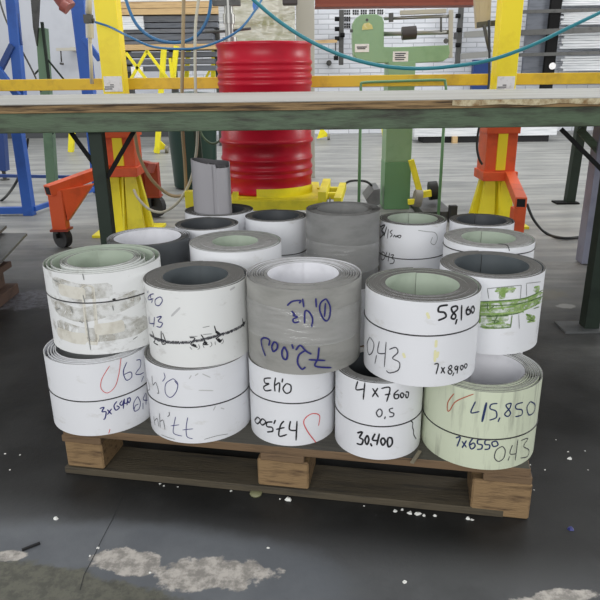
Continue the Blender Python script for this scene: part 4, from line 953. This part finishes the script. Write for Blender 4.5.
# ------------------------------------------------------------------ things on the floor under and behind the bench
bc = ground(186, 191); bn = thing('waste_bin', 'dark green round bin standing behind the bench left of the drum', 'bin', (bc.x + .05, bc.y + .25, 0))
q = MB(); q.lathe((bc.x + .06, bc.y + .22, 0), [(0, .01), (.19, .01), (.2, .02), (.235, .8), (.25, .82), (.25, .85), (.0, .87)], n=40); q.build('body', M['bin_green'], bn)
p0 = ground(212, 190); q = MB(); q.bar((p0.x, p0.y - .55, 0), (p0.x - .03, p0.y - .55, .8), .05); tag(q.build('steel_post', M['leg_green']), 'slim green steel post between the bin and the drum', 'post')

# thin pole
def pole(label, a, b, r, m, name='pole'):
    q = MB(); q.cyl(a, b, r, n=12); q.cyl(a, Vector(a) + Vector((0, 0, .01)), r * 2.6, n=16); return tag(q.build(name, M[m]), label, 'pole')
# roller truck right of the column
rt = thing('roller_truck', 'low yellow roller truck with grey wheels on a dark steel plate', 'roller truck', ground(425, 205))
gY = 4.72
q = MB(); a, b = ground(417, 214), ground(446, 214); q.box(((a.x + b.x) / 2, gY + .12, .03), (b.x - a.x, .6, .06)); q.build('steel_plate', M['dark_metal'], rt)
q = MB(); q.cyl(at(414, 198, 4.6), at(421, 199, 4.6), .062); q.build('wheel', M['wheel_grey'], rt)
q = MB(); q.cyl(at(429, 191, 4.85), at(437, 190, 4.85), .07); q.build('wheel', M['rubber'], rt)
q = MB(); q.bar(at(411, 160, 4.7), at(420, 193, 4.7), .04); q.bar(at(408, 202, 4.58), at(419, 201, 4.58), .035); q.bar(at(418, 195, 4.7), at(431, 193, 4.7), .045); q.build('yellow_frame', M['yellow_green'], rt)
q = MB(); p = ground(452, 222); q.box((p.x, p.y, .06), (.055, .05, .12)); tag(q.build('black_block', M['rubber'], bevel=.004), 'small black block on the floor behind the back coils', 'block')
q = MB(); p = at(362, 194, 4.75); q.prism([at(366, 200, 4.75), at(374, 190, 4.75), at(380, 189, 4.75), at(380, 204, 4.75), at(370, 208, 4.75)], (0, .3, 0)); tag(q.build('steel_wedge', M['plate']), 'grey steel wedge on the floor left of the green machine column', 'wedge')
# low green stand at right
gs = ground(569, 203); st = thing('green_stand', 'low dark green stand leg with bolted foot, behind the bench at right', 'stand', gs)
q = MB(); q.bar((gs.x, gs.y, 0), (gs.x + .02, gs.y, .84), .07); q.build('leg', M['leg_green'], st, .003)
q = MB(); q.box((gs.x - .03, gs.y, .006), (.18, .12, .012)); q.build('foot_plate', M['black_steel'], st)
q = MB(); q.box((gs.x + .6, gs.y, .82), (1.3, .06, .05)); q.build('top_rail', M['leg_green'], st)

# steel plates and rusty block at the left edge
lp = thing('steel_offcut', 'grey flat steel plates leaning on the rusty block at the left edge', 'steel plate', ground(10, 290))
gy0 = ground(6, 310); hz = at(6, 270, gy0.y).z
q = MB(); q.box((gy0.x - .24, gy0.y + .1, hz / 2 - .01), (.3, .25, hz - .03)); q.box((gy0.x - .22, gy0.y + .1, .025), (.36, .3, .05)); q.box((gy0.x - .22, gy0.y + .1, hz - .04), (.34, .28, .03))
tag(q.build('rusty_block', M['rust'], bevel=.004), 'rusty steel block pile on the floor at the left edge', 'steel block')
q = MB(); P4 = [ground(-45, 268, hz + .002), ground(-2, 264, hz + .002), ground(27, 233, hz + .03), ground(-8, 233, hz + .03)]
q.prism(P4, (0, 0, -.012)); q.build('plate', M['plate'], lp)
q = MB(); P5 = [v + Vector((-.13, .06, .03)) for v in P4]; q.prism(P5, (0, 0, -.014)); q.build('plate', M['plate'], lp)

# ------------------------------------------------------------------ hoses and cables
def hose(label, pts, r, m, name='air_hose', cat='hose'):
    q = MB(); q.tube(spline(pts, 10), r, n=8); return tag(q.build(name, M[m]), label, cat)
hose('bright blue air hose hanging in a loop before the sheet rack', [at(122, -25, 4.15), at(126, 0, 4.12), at(137, 25, 4.1), at(155, 39, 4.1), at(178, 42.5, 4.1), at(196, 36, 4.1), at(207, 20, 4.1), at(211, 0, 4.12), at(212, -25, 4.15)], .0095, 'hose_blue')
hose('thin blue-grey air hose running from the left post across the drum top', [at(95, 22, 4.15), at(110, 27, 4.12), at(130, 37, 4.0), at(152, 46.5, 3.95), at(178, 49, 3.85), at(200, 47.5, 3.82), at(222, 40, 3.8), at(240, 29, 3.8), at(254, 12, 3.9), at(264, -5, 4.0), at(272, -25, 4.1)], .0065, 'hose_blue')
hose('teal air hose sagging across the front of the machine to the right', [at(240, -14, 3.9), at(256, 2, 3.88), at(280, 22, 3.85), at(310, 41, 3.82), at(345, 56.5, 3.8), at(380, 65.5, 3.8), at(415, 68.5, 3.8), at(450, 66.5, 3.8), at(490, 60, 3.82), at(530, 46, 3.84), at(570, 27, 3.86), at(605, 10, 3.9), at(640, -8, 3.95)], .0105, 'hose_teal')
hose('tan hose hanging straight down left of the rolled sheet', [at(184, -20, 4.0), at(183, 40, 4.0), at(182, 90, 4.0), at(182.5, 130, 4.0), at(185, 165, 4.0), at(185.5, 192, 4.0), at(180, 196, 4.02), at(168, 194, 4.1), at(152, 180, 4.08), at(140, 158, 4.08), at(135, 134, 4.08), at(133, 110, 4.08)], .0105, 'hose_tan')
hose('pale beige hose hanging in a deep loop beside the drum', [at(202, -20, 3.85), at(196, 20, 3.85), at(195, 60, 3.85), at(196, 100, 3.85), at(197.5, 130, 3.85), at(196, 155, 3.85), at(190, 182, 3.85), at(178, 202, 3.87), at(163, 212, 3.9), at(149, 209, 3.95), at(138, 198, 4.0), at(134, 190, 4.1)], .0085, 'hose_beige')
hose('grey thin cable arching over the floor behind the tall grey coil', [ground(338, 200), at(345, 184, 4.9), at(358, 180.5, 4.9), at(370, 184, 4.9), ground(379, 198)], .009, 'cable', 'floor_cable', 'cable')
hose('black cable curving over the floor right of the right gantry post', [at(527, 204, 4.0), at(534, 220, 4.0), ground(546, 233, .012), ground(562, 238, .012), ground(580, 237, .012), ground(600, 233, .012)], .009, 'cable', 'floor_cable', 'cable')
hose('black cable hanging at the left side of the right gantry post', [at(489, 20, 4.3), at(489.5, 60, 4.3), at(488, 90, 4.28), at(479, 128, 4.25), at(477, 146, 4.25), at(479, 158, 4.25), at(482, 164, 4.28)], .008, 'cable', 'post_cable', 'cable')
hose('black cable draped from the blue frame to the floor at the left', [at(28, 138, 5.0), at(26, 150, 5.0), at(20, 172, 5.0), at(14, 186, 5.0), ground(2, 200, .01), ground(-14, 206, .01)], .011, 'cable', 'frame_cable', 'cable')
hose('thin grey cable slung from the blue frame past the green post', [at(-4, -12, 5.2), at(6, 20, 5.2), at(20, 47, 5.2), at(34, 74, 5.2), at(41, 92, 5.2)], .007, 'dark_metal', 'slung_cable', 'cable')
hose('dark green tube hooked between bin and drum', [at(199, 128, p0.y - .59), at(204, 138, p0.y - .59), at(212, 143.5, p0.y - .585), at(220, 140, p0.y - .59), at(223, 128, p0.y - .59)], .009, 'bench_green', 'bent_tube', 'tube')

# ------------------------------------------------------------------ litter on the floor
def chip_bm(p, s, seed):
    random.seed(seed); q = MB(); n = 6
    ring = [(p.x + s * random.uniform(.5, 1.1) * math.cos(2 * PI * i / n), p.y + s * random.uniform(.4, .9) * math.sin(2 * PI * i / n)) for i in range(n)]
    h = s * random.uniform(.3, .7)
    q.add([(x, y, .0003) for x, y in ring] + [(p.x + (x - p.x) * .6, p.y + (y - p.y) * .6, h * random.uniform(.7, 1.2)) for x, y in ring],
          [tuple(range(n))[::-1], tuple(range(n, 2 * n))] + [(i, (i + 1) % n, n + (i + 1) % n, n + i) for i in range(n)])
    return q
chips = [(104, 474, .007), (132, 478, .004), (160, 484, .0035), (171, 482, .004), (178, 487, .003), (186, 484, .004), (190, 481, .005), (196, 485, .008), (201, 483, .004), (164, 486, .003), (152, 480, .003), (231, 491, .005),
         (395, 511, .008), (402, 510, .006), (410, 513, .009), (418, 514, .009), (424, 516, .006), (435, 516, .006), (468, 519, .008), (472, 520, .006), (364, 506, .003), (570, 459, .009), (568, 452, .003), (585, 451, .003), (530, 465, .003), (534, 490, .003),
         (56, 519, .007), (268, 548, .005), (405, 582, .008), (150, 573, .004), (98, 548, .005), (90, 556, .004), (20, 455, .004), (10, 470, .003), (5, 454, .004), (545, 470, .003), (556, 440, .0025), (588, 470, .0025), (350, 500, .003), (280, 499, .004)]
for i, (x, y, s) in enumerate(chips):
    o = chip_bm(ground(x, y), s, i).build('paint_flake', M['chip']); tag(o, 'small white flake lying on the dark floor around the pallet', 'flake', 'white flakes scattered on the floor')
o = chip_bm(ground(289, 500), .012, 91).build('paint_flake', M['chip']); tag(o, 'largest white flake on the floor before the middle pallet block', 'flake', 'white flakes scattered on the floor')
cb_ = ground(256, 494); q = MB(); q.lathe((cb_.x, cb_.y, 0), [(0, .0), (.015, 0), (.016, .003), (.0145, .006), (0, .0065)], n=24); tag(q.build('bottle_cap', mat('dull_olive_metal', srgb(128, 128, 96), .5)), 'flat olive bottle cap on the floor before the middle pallet block', 'bottle cap')
bb = ground(570, 529); q = chip_bm(bb, .012, 44); tag(q.build('blue_scrap', mat('dark_blue_plastic', srgb(36, 42, 110), .4)), 'small dark blue plastic scrap on the floor right of the pallet', 'scrap')
q = MB(); q.bar(ground(22, 550, .003), ground(40, 543, .003), .005); tag(q.build('dark_splinter', M['hole']), 'thin dark splinter on the floor at lower left', 'splinter')
dc = MB(); a, b = ground(412, 463, DZ + .003), ground(420, 451, DZ + .003); dc.bar(a, b, .009, .003, up=Vector((0, 0, 1))); tag(dc.build('wood_sliver', M['beige_sliver']), 'pale wood sliver on the pallet deck between two lower coils', 'sliver')
